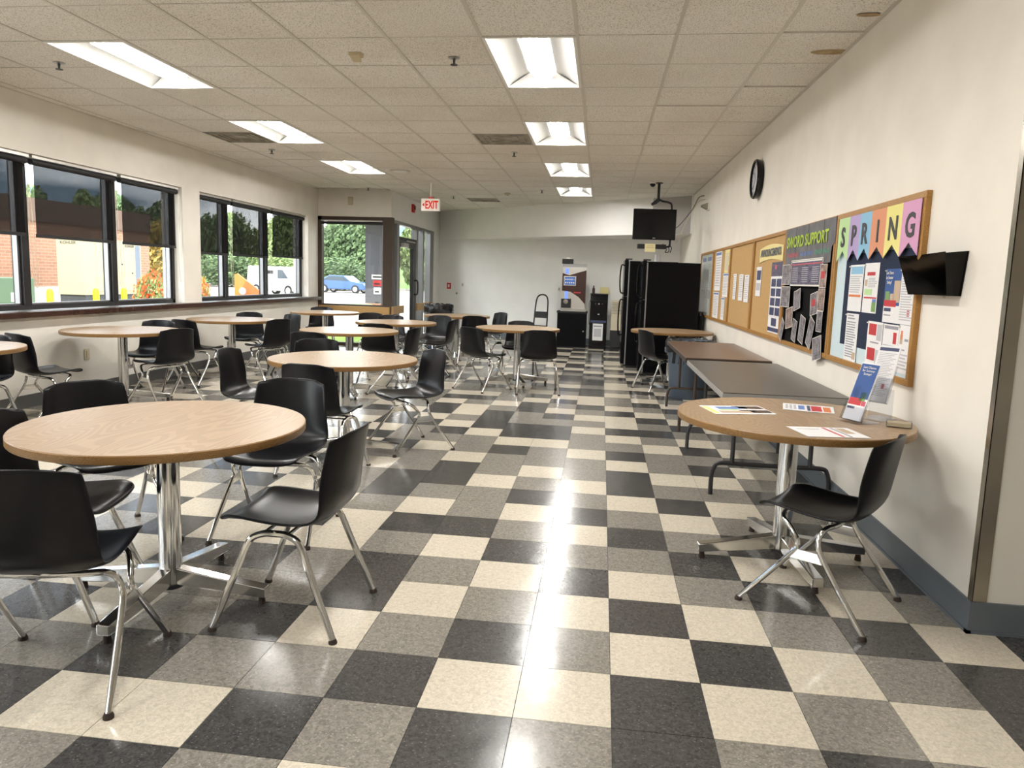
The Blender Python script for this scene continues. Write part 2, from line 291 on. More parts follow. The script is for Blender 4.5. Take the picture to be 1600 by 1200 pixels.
# ------------------------------------------------------------------ setting: floor
LW, RW = -5.6, 1.6          # inner faces of the window wall and the board wall
VY, VX = 13.85, -4.12       # entrance notch
FAR = (Vector((-4.15, 18.1, 0)), Vector((1.75, 15.55, 0)))
RC = 3.1                    # y of the outer corner of the board wall
FX1 = 4.2; FY0 = -3.0
fl = struct(MB().box(-5.9, FX1, FY0-.1, VY+.1, -.12, -.004).box(-4.2, 1.9, VY+.1, 18.4, -.12, -.004).build('floor', 'ink'))
PAT = {-2: {-1: 'D', 0: 'B', 1: 'G', 2: 'D', 3: 'B', 4: 'D', -2: 'G', -3: 'B', -4: 'D', -5: 'G', -6: 'B', -7: 'G', -8: 'G', -9: 'B'},
       -1: {-1: 'G', 0: 'D', 1: 'B', 2: 'G', 3: 'B', 4: 'G', -2: 'B', -3: 'D', -4: 'G', -5: 'B', -6: 'G', -7: 'G', -8: 'B', -9: 'G', -10: 'G', -11: 'B', -12: 'G', -13: 'B', -14: 'G'},
       0: {-1: 'G', 0: 'B', 1: 'D', 2: 'B', 3: 'D', 4: 'D', -2: 'D', -3: 'G', -4: 'B', -5: 'D', -6: 'D', -7: 'B', -8: 'D', -9: 'G', -10: 'B', -11: 'D', -12: 'B', -13: 'B'},
       1: {-1: 'D', 0: 'G', 1: 'B', 2: 'D', 3: 'B', 4: 'G', -2: 'G', -3: 'B', -4: 'D', -5: 'G', -6: 'B', -7: 'G', -8: 'G', -9: 'B', -10: 'G', -11: 'D', -12: 'G', -13: 'D'},
       2: {-1: 'B', 0: 'D', 1: 'G', 2: 'B', 3: 'G', 4: 'D', -2: 'D', -3: 'G', -4: 'B', -5: 'G', -6: 'B', -7: 'D', -8: 'G', -9: 'D', -10: 'B'},
       3: {-1: 'G', 0: 'B', 1: 'D', 2: 'G', 3: 'B', 4: 'G', -2: 'B', -3: 'D'},
       4: {-1: 'D', 0: 'G', 1: 'B', 2: 'D', 3: 'D', 4: 'B'}, 5: {0: 'G', 1: 'D', 2: 'B', 3: 'G'},
       -3: {-1: 'B', 0: 'G', 1: 'B', 2: 'G', 3: 'D', 4: 'G', 5: 'B', -2: 'D', -3: 'G', -4: 'G', -5: 'B', -6: 'G', -7: 'G'},
       -4: {1: 'D', 2: 'B', 3: 'G', 4: 'D', 5: 'G', 0: 'D', -1: 'G', -2: 'D', -3: 'B'}, -5: {1: 'G', 2: 'D', 3: 'G', 4: 'B', 5: 'D'},
       -6: {2: 'G', 3: 'D', 4: 'B', 5: 'G'}, -7: {3: 'G', 4: 'D', 5: 'G'}}
cells = {}
rs = random.Random(11)
def in_room(x, y):
    if y < FY0 or x < LW or x > FX1: return False
    if y < RC: return True
    if x > RW: return False
    if x < VX and y > VY: return False
    return y < 18.1-(x+4.15)*.432
seq = 'BDG'
c0, c1 = int((LW-X0)/T)-1, int((FX1-X0)/T)+1
for c in range(c0, c1+1):
    for r in range(-48, 21):
        xa, xb, ya, yb = X0+c*T, X0+(c+1)*T, Y0-(r+1)*T, Y0-r*T
        xa, xb, ya = max(xa, LW), min(xb, FX1), max(ya, FY0)
        if xb-xa < .02 or yb-ya < .02 or not any(in_room(x, y) for x in (xa+.01, xb-.01) for y in (ya+.01, yb-.01)): continue
        k = PAT.get(c, {}).get(r)
        if k is None:
            k = seq[(r+2*c) % 3]
            u = rs.random()
            if u < .34: k = rs.choice('BDG')
        cells[c, r] = (k, xa, xb, ya, yb)
TM = dict(B='tile_beige', G='tile_grey', D='tile_dark')
g_ = .0012
tile_me = {k: MB().box(-T/2+g_, T/2-g_, -T/2+g_, T/2-g_, -.004, 0).mesh('floor_tile', TM[k]) for k in 'BGD'}
def inview(x, y):
    d = Vector((x, y, -H)); z = d.dot(fw)
    if z < .3: return 0
    px = 795.5+1125*d.dot(r2)/z; py = 579.9-1125*d.dot(u2)/z
    return 1/z**2.6 if -30 < px < 1630 and py < 1230 else 0
rank = sorted(cells, key=lambda q: -inview((cells[q][1]+cells[q][2])/2, (cells[q][3]+cells[q][4])/2))
near = set(q for q in rank[:300] if cells[q][2]-cells[q][1] > T-.002)
rest = MB()
for q in rank:
    k, xa, xb, ya, yb = cells[q]
    if q in near:
        o = obj('floor_tile', tile_me[k], fl); o.location = ((xa+xb)/2, (ya+yb)/2, 0)
    else: rest.box(xa+g_, xb-g_, ya+g_, yb-g_, -.004, 0, 'BGD'.index(k))
tag(rest.build('floor_tile_field', [TM[k] for k in 'BGD'], fl), kind='stuff')

# ------------------------------------------------------------------ setting: ceiling
ce = struct(MB().box(-5.9, FX1, FY0-.1, VY+.1, CH+.14, CH+.2).box(VX-.1, 1.9, VY+.1, 18.4, CH+.14, CH+.2).build('ceiling', 'ceiling_slab'))
lights = [(0, r) for r in (-8, -4, 0, 4, 8, 12)]+[(-5, r) for r in (-8, -4, 0, 4, 8)]
vents = {(-6, 5): 1, (-1, 5): 1, (-3, 15): 1}
taken = set((c, r+i) for c, r in lights for i in (0, 1)) | set(vents)
def tile_mesh(w, d, z=0): return MB().box(-w/2, w/2, -d/2, d/2, 0, .014).mesh('ceiling_tile', 'ceiling_tile')
full = tile_mesh(CW-.012, CW-.012); hidden = MB(); cache = {}
for c in range(-8, 8):
    for r in range(-13, 21):
        if (c, r) in taken: continue
        xa, xb, ya, yb = CX0+c*CW, CX0+(c+1)*CW, CY0+r*CW, CY0+(r+1)*CW
        xm = FX1 if yb <= RC+.3 else RW
        xa, xb, ya = max(xa, LW if ya < VY-.3 else VX), min(xb, xm), max(ya, FY0)
        if xb-xa < .06 or yb-ya < .06: continue
        if ya > 18.1-(xa+4.08)*.76+.3: continue
        if xa < VX-.2 and yb > VY+.35: continue
        if yb < 3.9: hidden.box(xa+.006, xb-.006, ya+.006, yb-.006, CH, CH+.014); continue
        key = (round(xb-xa, 3), round(yb-ya, 3))
        me = full if abs(key[0]-CW) < .002 and abs(key[1]-CW) < .002 else cache.setdefault(key, tile_mesh(key[0]-.012, key[1]-.012))
        o = obj('ceiling_tile', me, ce); o.location = ((xa+xb)/2, (ya+yb)/2, CH+rs.uniform(0, .003))
        if (c, r) in ((3, -1), (3, 1), (2, 2)): o.rotation_euler = (R(.7), 0, 0); o.location.z += .004
tag(hidden.build('ceiling_tile_field', 'ceiling_tile', ce), kind='stuff')
for c in range(-7, 8):
    x = CX0+c*CW
    if x < LW: continue
    y1 = VY if x < VX else min(18.0, 18.1-(x+4.08)*.76+.2)
    if x > RW: y1 = RC
    if y1 > FY0+.2: MB().box(x-.012, x+.012, FY0, y1, CH-.003, CH+.03).build('tee_bar', 'tee_white', ce)
for r in range(-12, 20):
    y = CY0+r*CW; xa = LW if y < VY else VX; xb = FX1 if y < RC else min(RW, -4.08+(18.1-y)/.76+.1)
    if xb-xa > .3:
        e_ = [xa]+[v for c in sorted(c for c, q in lights if q+1 == r) for v in (CX0+c*CW, CX0+(c+1)*CW)]+[xb]   # the bars stop at the lights
        for k in range(0, len(e_), 2): MB().box(e_[k], e_[k+1], y-.004, y+.004, CH-.001, CH+.03).build('tee_bar', 'tee_white', ce)
MB().box(LW, LW+.02, FY0, VY, CH-.004, CH+.02).build('wall_angle', 'tee_white', ce)
MB().box(RW-.022, RW, RC, 14, CH-.004, CH+.02).build('wall_angle', 'tee_white', ce)
for (y, z_, rx, ry) in ((5.45, 0, .06, .14), (4.75, 0, .03, .07)):
    MB().lathe([(.001, -.001), (1, -.0008), (1, 0)], 18).build('water_stain', 'stain', ce)
    s_ = ce.children[-1]; s_.location = (RW-.1, y, CH-.0002); s_.scale = (ry, rx, 1)

# ------------------------------------------------------------------ setting: walls
SILL, HEAD = .955, 2.49
OA, OB = (-2.6, 9.17), (9.6, 13.36)     # two window openings, the first stretched out of view for more daylight
wl = MB().box(-5.9, LW, FY0, VY, -.1, SILL-.06).box(-5.9, LW, FY0, VY, HEAD, CH+.14)
wl.box(-5.9, LW, FY0, OA[0], SILL-.06, HEAD).box(-5.9, LW, OA[1], OB[0], SILL-.06, HEAD).box(-5.9, LW, OB[1], VY, SILL-.06, HEAD)
struct(wl.build('wall_left', 'wall_paint'))
struct(MB().box(RW, RW+.16, RC, 15.9, -.1, CH+.14).build('wall_right', 'wall_paint'))
struct(MB().box(RW+.16, FX1, RC, RC+.16, -.1, CH+.14).build('wall_corner', 'wall_paint'))
struct(MB().box(FX1, FX1+.16, FY0, RC+.16, -.1, CH+.14).build('wall_side', 'wall_paint'))
struct(MB().box(-5.9, FX1+.16, FY0-.16, FY0, -.1, CH+.14).build('wall_front', 'wall_paint'))
a, b = FAR; d = (b-a).normalized(); nn = Vector((-d.y, d.x, 0))
struct(MB().prism([a-d*.3, b, b+nn*.2, a-d*.3+nn*.2], (0, 0, CH+.14)).build('wall_back', 'wall_far'))
bk = struct(MB().prism([(-4.08, 18.05, 2.35), (1.6, 13.75, 2.35), (1.6, 15.7, 2.35), (-4.0, 18.12, 2.35)], (0, 0, CH+.1-2.35)).build('wall_bulkhead', 'wall_far'))
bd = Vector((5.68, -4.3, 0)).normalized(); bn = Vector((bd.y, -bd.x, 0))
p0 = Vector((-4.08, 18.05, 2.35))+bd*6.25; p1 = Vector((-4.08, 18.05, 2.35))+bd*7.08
MB().prism([p0+bn*.002, p1+bn*.002, p1-bn*.004, p0-bn*.004], (0, 0, .68)).build('grey_overlay', 'bulkhead_grey', bk)  # thin grey overlay across the right end of the bulkhead face
# entrance notch
struct(MB().box(-5.72, VX, VY, VY+.15, 2.52, CH+.14).box(-5.9, -5.585, VY, VY+.15, -.1, 2.52).build('wall_entry', 'wall_paint'))
struct(MB().box(VX-.15, VX, VY+.15, 18.3, 2.50, CH+.14).box(VX-.15, VX, 17.35, 18.3, -.1, 2.5).build('wall_door', 'wall_far'))
# base boards and trims
struct(MB().box(RW-.012, RW, RC-.012, 15.6, 0, .135).box(RW-.02, RW, RC-.02, 15.6, 0, .012).build('baseboard_right', 'baseboard'))
struct(MB().box(RW, FX1, RC-.012, RC, 0, .135).box(RW-.02, FX1, RC-.02, RC, 0, .012).build('baseboard_corner', 'baseboard'))
struct(MB().box(LW, LW+.012, FY0, VY, 0, .13).build('baseboard_left', 'baseboard_dark'))
struct(MB().prism([a+d*.1-nn*.012, b-nn*.012, b, a+d*.1], (0, 0, .13)).build('baseboard_back', 'baseboard'))
struct(MB().box(RW-.004, RW+.055, RC-.005, RC, .135, CH).box(RW-.005, RW, RC-.005, RC+.028, .135, CH).build('trim_1', 'steel'))

# ------------------------------------------------------------------ setting: windows
def win_y(name, y0, y1, z0, z1, x, mulls, fm='frame_bronze', alu=True):
    """window in a plane of constant x: frame, mullions and one pane for each light"""
    root = struct(MB().box(x-.05, x+.05, y0, y1, z0, z0+.05).box(x-.05, x+.05, y0, y1, z1-.06, z1).box(x-.05, x+.05, y0, y0+.05, z0, z1).box(x-.05, x+.05, y1-.05, y1, z0, z1).build(name, fm))
    for q in mulls: MB().box(x-.06, x+.06, q-.045, q+.045, z0+.05, z1-.06).build('mullion', fm, root)
    e = [y0+.05]+[v for q in mulls for v in (q-.045, q+.045)]+[y1-.05]
    for k in range(0, len(e), 2):
        MB().box(x-.004, x+.004, e[k], e[k+1], z0+.05, z1-.06).build('pane', 'glass', root)
        if alu: MB().box(x-.02, x+.03, e[k+1]-.03, e[k+1]-.004, z0+.055, z1-.065).box(x-.02, x+.03, e[k], e[k+1], z0+.052, z0+.068).build('glazing_bead', 'frame_alu', root)
    return root
win_y('window_1', *OA, SILL, HEAD, -5.78, [-1.37, -.04, 1.29, 2.62, 3.95, 5.28, 6.615, 7.945])
win_y('window_2', *OB, SILL, HEAD, -5.78, [10.52, 11.86])
struct(MB().box(-5.74, LW+.09, -2.9, VY-.03, SILL-.06, SILL).build('trim_2', 'sill_wood', bevel=.008))
struct(MB().box(-5.73, LW+.04, -2.9, 13.4, SILL, SILL+.004).build('trim_3', 'brushed'))
# glazed entrance, face towards the room
w3 = struct(MB().box(-5.6, -5.52, VY-.02, VY+.1, 0, 2.53).box(-4.27, -4.09, VY-.03, VY+.13, 0, 2.53).box(-5.6, -4.1, VY-.02, VY+.1, 2.46, 2.53).box(-5.6, -4.1, VY-.02, VY+.1, 0, .06).box(-5.6, -4.1, VY, VY+.1, .74, .82).build('window_3', 'frame_brown'))
MB().box(-5.52, -4.27, VY+.03, VY+.036, .82, 2.46).build('pane', 'glass', w3); MB().box(-5.52, -4.27, VY+.03, VY+.036, .06, .74).build('pane', 'glass', w3)
MB().box(-4.30, -4.27, VY-.015, VY+.08, .82, 2.46).build('glazing_bead', 'frame_alu', w3)
w4 = MB()
for y0, y1 in ((14.2, 14.34), (15.72, 15.86), (16.28, 16.42), (17.0, 17.35)): w4.box(VX-.1, VX+.03, y0, y1, 0, 2.5)
w4.box(VX-.08, VX+.02, 13.98, 17.35, 2.44, 2.5).box(VX-.08, VX+.02, 13.98, 14.2, 0, .08).box(VX-.08, VX+.02, 15.86, 17.0, 0, .08)
w4 = struct(w4.build('window_4', 'frame_alu'))
for y0, y1 in ((13.98, 14.2), (15.86, 16.28), (16.42, 17.0)): MB().box(VX-.04, VX-.034, y0, y1, .08, 2.44).build('pane', 'glass', w4)
MB().box(VX-.06, VX+.032, 14.345, 15.715, 2.12, 2.2).build('transom_bar', 'frame_bronze', w4)
MB().box(VX-.04, VX-.034, 14.34, 15.72, 2.2, 2.44).build('pane', 'glass', w4)
dr = struct(MB().box(VX-.06, VX+.01, 14.36, 14.47, .01, 2.11).box(VX-.06, VX+.01, 15.52, 15.70, .01, 2.11).box(VX-.06, VX+.01, 14.47, 15.52, .01, .2).box(VX-.06, VX+.01, 14.47, 15.52, 2.0, 2.11).build('door_1', 'frame_bronze'))
MB().box(VX-.03, VX-.024, 14.47, 15.52, .2, 2.0).build('pane', 'glass', dr)
MB().tube([(VX+.02, 15.6, 1.02), (VX+.09, 15.6, 1.03), (VX+.09, 15.6, 1.30), (VX+.02, 15.6, 1.31)], .018, 8, 4).build('door_handle', 'black_matte', dr, True)
MB().box(VX+.015, VX+.09, 14.5, 14.85, 2.0, 2.08).obox((VX+.07, 15.1, 2.13), (.012, 0, 0), (0, .32, 0), (0, 0, .012)).build('door_closer', 'brushed', dr)
# wooden bumper rails on the glazing
def rail(label, mb): tag(mb.build('bumper_rail', 'oak_rail', bevel=.006), label, 'rail', 'wooden rails across the glazed entrance')
rail('long orange oak rail across the window left of the entrance door', MB().box(-5.57, -4.12, VY-.065, VY-.03, .63, .79))
rail('short oak rail between the window corner and the entrance door', MB().box(VX+.03, VX+.065, VY-.03, 14.62, .65, .805))
rail('oak rail running from the entrance door towards the far bin', MB().box(VX+.035, VX+.07, 15.75, 17.1, .65, .81))

# roller shades
def shade(y0, y1, zb, label, x=-5.665):
    t = thing('roller_shade', label, 'window shade', (x, (y0+y1)/2, HEAD), 0, 'dark mesh roller shades on the left windows')
    w = (y1-y0)/2
    MB().box(-.03, .035, -w-.05, w+.05, -.035, -.002).build('valance', 'silver', t)
    MB().cyl((0, -w-.04, -.068), (0, w+.04, -.068), .031, seg=14).build('roller_tube', 'black_matte', t, True)
    MB().box(-.0015, .0015, -w, w, zb-HEAD+.02, -.07).build('fabric', 'shade_fabric', t)
    MB().box(-.009, .009, -w, w, zb-HEAD-.012, zb-HEAD+.022).build('hem_bar', 'black_matte', t)
    MB().tube([(.02, w+.03, -.08), (.02, w+.035, -.9), (.02, w+.07, -1.25), (.02, w+.10, -1.28), (.02, w+.09, -.9), (.02, w+.04, -.08)], .003, 5, 6).build('pull_chain', 'ivory', t)
shade(4.02, 5.2, 1.70, 'dark roller shade cut off by the left edge, over the first pane'); shade(5.36, 6.56, 1.70, 'roller shade over the pane with the green transformer box outside')
shade(6.70, 7.86, 1.695, 'wide roller shade over the pane showing most of the cream generator'); shade(8.03, 9.10, 1.695, 'roller shade beside the white pier, orange flowers outside below it')
shade(9.70, 10.48, 1.645, 'first roller shade right of the white pier'); shade(10.62, 11.80, 1.65, 'middle roller shade of the second window, orange panel outside')
shade(11.98, 13.24, 1.68, 'roller shade over the pane with the white van outside')
t = thing('roller_shade', 'fully raised roller shade above the entrance side window', 'window shade', (-4.9, VY-.03, 2.46))
MB().cyl((-.62, 0, -.055), (.62, 0, -.055), .03, seg=12).build('roller_tube', 'black_matte', t, True); MB().box(-.62, .62, -.03, .03, -.022, 0).build('valance', 'silver', t)

# ------------------------------------------------------------------ ceiling things
def fixture(c, r, label):
    t = thing('ceiling_light', label, 'ceiling light', (CX0+(c+.5)*CW, CY0+(r+1)*CW, CH), 0, 'recessed fluorescent troffers')
    w, l = CW/2-.006, CW-.006
    f = MB()
    for x0, x1, y0, y1 in ((-w, w, -l, -l+.022), (-w, w, l-.022, l), (-w, -w+.022, -l+.022, l-.022), (w-.022, w, -l+.022, l-.022)): f.box(x0, x1, y0, y1, -.006, .02)
    f.build('frame', 'white_enamel', t)
    for s in (-1, 1):
        f = MB(); n = 6; vs = []
        for i in range(n+1):
            u = i/n; vs += [(s*(w-.02-(w-.13)*u), -l+.022, .005+.085*math.sin(u*math.pi/2)), (s*(w-.02-(w-.13)*u), l-.022, .005+.085*math.sin(u*math.pi/2))]
        f.add(vs, [(2*i, 2*i+1, 2*i+3, 2*i+2) for i in range(n)]); f.build('reflector', 'reflector', t, True)
        f = MB(); f.add([(-w+.022, s*(l-.022), .004), (w-.022, s*(l-.022), .004), (.11, s*(l-.10), .095), (-.11, s*(l-.10), .095)], [(0, 1, 2, 3)]); f.build('end_cap', 'reflector', t)
    k = 8
    for nm, q0, q1, n, mt in (('lens', 52, 128, 6, 'lamp_lens'), ('lens_side', 0, 52, 4, 'lens_side'), ('lens_side', 128, 180, 4, 'lens_side')):
        f = MB(); vs = []
        for j in range(k+1):
            y = -l+.06+(2*l-.12)*j/k; sc = 1 if 0 < j < k else .78
            for i in range(n+1):
                q = R(q0+(q1-q0)*i/n); vs.append((.105*sc*math.cos(q), y, .085-.062*sc*math.sin(q)))
        f.add(vs, [(j*(n+1)+i, j*(n+1)+i+1, (j+1)*(n+1)+i+1, (j+1)*(n+1)+i) for j in range(k) for i in range(n)]); f.build(nm, mt, t, True)
    MB().box(-w+.01, w-.01, -l+.01, l-.01, .10, .125).build('housing', 'white_enamel', t)
names = {(0, 0): 'nearest troffer light of the row above the aisle', (0, 4): 'second troffer light of the row above the aisle', (0, 8): 'third troffer light of the row above the aisle', (0, 12): 'farthest troffer light above the aisle, by the bulkhead',
         (-5, 0): 'nearest troffer light of the row by the windows', (-5, 4): 'middle troffer light by the windows, next to a square vent', (-5, 8): 'farthest troffer light of the row by the windows'}
for c, r in lights: fixture(c, r, names.get((c, r), 'troffer light of the '+('aisle' if c == 0 else 'window')+' row, '+('overhead' if r == -4 else 'behind the camera')))
def vent(c, r, label):
    t = thing('ceiling_vent', label, 'vent', (CX0+(c+.5)*CW, CY0+(r+.5)*CW, CH)); w = CW/2-.008
    MB().box(-w, w, -w, w, .012, .02).build('backing', 'vent_metal', t)
    for i, q in enumerate((w, w*.78, w*.56, w*.34)):
        f = MB(); h = .02
        for x0, x1, y0, y1 in ((-q, q, -q, -q+h), (-q, q, q-h, q), (-q, -q+h, -q+h, q-h), (q-h, q, -q+h, q-h)): f.box(x0, x1, y0, y1, -.004+.003*i, .012)
        f.build('louver', 'vent_metal', t)
vent(-6, 5, 'dusty square air vent beside the middle window-side light'); vent(-1, 5, 'stained square air vent beside the second aisle light'); vent(-3, 15, 'grey air vent near the far bulkhead')
def sprinkler(x, y, label):
    t = thing('sprinkler', label, 'sprinkler', (x, y, CH), 0, 'ceiling sprinklers')
    MB().lathe([(.045, 0), (.045, -.006), (.02, -.010)], 18).build('escutcheon', 'brushed', t, True)
    MB().cyl((0, 0, -.008), (0, 0, -.05), .011, .007, 10).build('body', 'leg_dark', t); MB().lathe([(.028, -.05), (.028, -.054), (.004, -.056)], 12).build('deflector', 'leg_dark', t)
for x, y, l in ((-4.44, 5.58, 'sprinkler head beside the nearest window-side light'), (-4.48, 9.48, 'sprinkler head behind the dusty window-side vent'), (-1.17, 5.52, 'sprinkler head left of the nearest aisle light'), (-1.2, 9.5, 'sprinkler head behind the stained vent'),
                (-4.44, 13.41, 'sprinkler head above the entrance window'), (-1.16, 13.39, 'sprinkler head left of the farthest aisle light'), (-3.05, 14.6, 'sprinkler head near the exit sign')): sprinkler(x, y, l)
t = thing('motion_sensor', 'small beige wedge sensor on the ceiling', 'sensor', (-1.89, 5.41, CH))
MB().box(-.045, .045, -.04, .04, -.02, 0).build('base', 'beige_plastic', t); MB().prism([(-.04, -.035, -.02), (.04, -.035, -.02), (.03, .02, -.05), (-.03, .02, -.05)], (0, .02, 0)).build('lens', 'beige_plastic', t)
t = thing('ceiling_speaker', 'round white ceiling disc near the far window-side light', 'speaker', (-3.21, 11.25, CH))
MB().lathe([(.16, 0), (.16, -.008), (.13, -.012)], 28).build('grille', 'tee_white', t, True); MB().lathe([(.11, -.012), (.10, -.016)], 28).build('ring', 'white_enamel', t, True)
t = thing('smoke_detector', 'small smoke detector on the far ceiling', 'detector', (-1.87, 13.96, CH))
MB().lathe([(.06, 0), (.06, -.02), (.045, -.035)], 20).build('body', 'ivory', t, True); MB().lathe([(.02, -.035), (.018, -.04)], 12).build('led_ring', 'leg_dark', t)
t = thing('dome_camera', 'small black dome camera on the ceiling before the television', 'camera', (.74, 12.1, CH))
MB().lathe([(.05, 0), (.05, -.03)], 18).build('base', 'white_enamel', t, True); MB().lathe([(.045, -.03), (.04, -.06), (.02, -.078)], 18).build('dome', 'black_gloss', t, True)

# exit sign
t = thing('exit_sign', 'lit red EXIT sign with arrow hanging from the ceiling', 'exit sign', (-3.0, 12.45, CH))
MB().box(-.16, .16, -.035, .035, -.5, -.29).build('housing', 'sign_white', t, bevel=.006); MB().box(-.05, .05, -.03, .03, -.29, -.26).build('canopy', 'red', t); MB().cyl((0, 0, -.27), (0, 0, 0), .012, seg=10).build('stem', 'sign_white', t)
place(obj('lettering', text_mesh('lettering', 'EXIT', .185, 'exit_red', .003, .225, .004), t), (.025, -.037, -.395), (1, 0, 0), (0, 0, 1))
MB().prism([(-.145, -.036, -.395), (-.105, -.036, -.365), (-.105, -.036, -.425)], (0, -.003, 0)).build('arrow', 'exit_red', t)
t = thing('fire_strobe', 'dark red fire alarm strobe above the entrance door', 'alarm', (VX, 15.42, 2.86))
MB().box(0, .05, -.075, .075, -.085, .085).build('body', 'red', t, bevel=.008); MB().box(.05, .07, -.045, .045, -.03, .05).build('strobe_lens', 'maroon', t)
t = thing('wall_speaker', 'small beige box on the wall above the entrance window', 'wall box', (-4.936, VY, 2.83)); MB().box(-.045, .045, -.03, 0, -.075, .075).build('body', 'beige_plastic', t, bevel=.006); MB().box(-.03, .03, -.034, -.03, -.05, .05).build('grille', 'ivory', t)

# ------------------------------------------------------------------ right wall: boards
BY = [3.868, 5.245, 6.62, 7.975, 9.37, 10.78, 12.1]
BN = ['pin board nearest the camera with pastel SPRING pennants', 'black pin board with dark support poster and hanging cards', 'cork board with yellow ANNOUNCEMENTS sign', 'cork board holding three plain white sheets', 'cork board with yellow and white notices', 'glazed pin board, farthest on the right wall']
BZ = (.93, 1.915)
def rw(y, z, d): return (RW-d, y, z)
for i in range(6):
    y0, y1 = BY[i]+.004, BY[i+1]-.004
    t = thing('pin_board', BN[i], 'board', (RW, (y0+y1)/2, BZ[0]), 0, 'framed boards on the right wall'); w = (y1-y0)/2; h = BZ[1]-BZ[0]
    MB().box(-.012, 0, -w+.03, w-.03, .03, h-.03).build('backing', ['paper_blue', 'felt', 'cork', 'cork', 'cork', 'paper'][i], t)
    for nm, q in (('frame_rail', (-w, w, 0, .034)), ('frame_rail', (-w, w, h-.034, h)), ('frame_stile', (-w, -w+.036, .034, h-.034)), ('frame_stile', (w-.036, w, .034, h-.034))):
        MB().box(-.028, 0, *q).build(nm, 'oak_frame', t, bevel=.003)
    if i == 0: MB().box(-.0145, -.012, -.66, .46, .13, .71).build('navy_sheet', 'navy', t)
    if i == 5: MB().box(-.022, -.018, -w+.03, w-.03, .03, h-.03).build('pane', 'glass', t)
PX = (0, -1, 0); PZ = (0, 0, 1)
cnt = [0]
def sheet(y0, y1, z0, z1, label, els=(), col='paper', d=.0165, tilt=0, name='paper_sheet', group=None, cat='paper', lines=None, pins=True):
    """paper on the right wall; y0 is its left (far) edge as seen, els: (mat,u0,u1,v0,v1) fractions, v from the top"""
    cnt[0] += 1; d += .0003*(cnt[0] % 7)
    W, Hh = y0-y1, z1-z0
    t = thing(name, label, cat, (RW-d, (y0+y1)/2, (z0+z1)/2), 0, group); t.rotation_euler = (tilt, 0, 0)
    MB().box(-.0006, .0006, -W/2, W/2, -Hh/2, Hh/2).build('sheet', col, t)
    by = {}
    for e in els: by.setdefault(e[0], []).append(e[1:])
    if lines:
        v0, v1, n, mt = lines[:4]; u0, u1 = lines[4:6] if len(lines) > 4 else (.08, .92)
        rr = random.Random(cnt[0])
        for k in range(n):
            v = v0+(v1-v0)*k/n; by.setdefault(mt, []).append((u0, u1-rr.random()*.25*(u1-u0), v, v+(v1-v0)/n*.45))
    for mt, L in by.items():
        b = MB(); dz = .0012+.0004*list(by).index(mt)
        for u0, u1, v0, v1 in L: b.box(-dz, -.0006, W/2-u1*W, W/2-u0*W, Hh/2-v1*Hh, Hh/2-v0*Hh)
        pr_ = b.build('print', mt, t)
        if len(L) > 1: pr_['kind'] = 'stuff'
    if pins: MB().cyl((-.012, W/2-.012, Hh/2-.01), (0, W/2-.012, Hh/2-.01), .004, seg=8).build('push_pin', 'sign_white', t)
    return t, W, Hh
def words(t, body, y, z, size, m_, width=None, off=0.):
    place(obj('lettering', text_mesh('lettering', body, size, m_, .0006, width, off), t), (-.0062, y, z), PX, PZ)
# board 1: pennants
ed = [5.17, 4.955, 4.76, 4.57, 4.345, 4.125, 3.90]
for i, (ch, k, nm) in enumerate(zip('SPRING', ('lime', 'lilac', 'sky', 'coral', 'lemon', 'pink'), ('light green', 'lilac', 'sky blue', 'coral orange', 'lemon yellow', 'pink'))):
    ya, yb = ed[i], ed[i+1]; mid = (ya+yb)/2
    t = thing('paper_pennant', nm+' paper pennant with the dark letter '+ch, 'pennant', (RW-.033, mid, 1.88), 0, 'pennants spelling SPRING'); w = (ya-yb)/2
    MB().prism([(0, -w, 0), (0, w, 0), (0, w, -.285), (0, 0, -.215), (0, -w, -.285)], (-.001-.0004*i, 0, 0)).build('sheet', 'pennant_'+k, t)
    place(obj('lettering', text_mesh('lettering', ch, .175, 'letter', .0006, None, .0045), t), (-.0045, 0, -.125), PX, PZ)
sheet(4.92, 4.675, 1.28, 1.57, 'white flyer with pale blue heading and orange band on navy panel', [('pennant_sky', .08, .95, .04, .2), ('print_orange', .05, .9, .64, .69)], lines=(.24, .62, 8, 'print_grey'))
t, W, Hh = sheet(4.655, 4.425, 1.28, 1.575, 'colourful flyer with red heading beside the orange-banded flyer', [('print_red', .2, .75, .18, .25), ('print_tan', .08, .25, .33, .46), ('print_red', .08, .95, .68, .71), ('print_green', .68, .95, .78, .97), ('print_sky', .7, .95, .72, .78), ('pennant_lime', .1, .6, .52, .64)], lines=(.3, .5, 6, 'print_grey', .35, .9))
sheet(4.91, 4.69, .965, 1.265, 'white text sheet hanging at the lower left of the SPRING board', [('ink_grey', .12, .6, .03, .06), ('ink_grey', .12, .7, .09, .12), ('print_tan', .7, .95, .8, .95)], lines=(.17, .95, 15, 'ink_grey', .08, .85))
t, W, Hh = sheet(4.315, 4.10, 1.24, 1.535, 'blue and red savings brochure pinned at the right of the navy panel', [('print_blue', 0, 1, 0, .68), ('print_tan', .6, .98, .22, .62), ('print_red', .03, .8, .58, .70), ('print_green', .08, .34, .42, .58), ('print_tan', .38, .62, .46, .60), ('print_navy', .08, .5, .73, .79), ('ink_grey', .1, .5, .85, .87)])
words(t, 'Last Chance\nfor Summer\nSavings!', W*.18, Hh*.33, .026, 'sign_white', W*.46)
sheet(4.10, 3.915, 1.24, 1.535, 'white text flyer with blue header partly behind the black wall pocket', [('print_navy', .12, .9, .03, .09), ('print_pink', .6, .75, .72, .85)], lines=(.13, .95, 18, 'print_grey'))
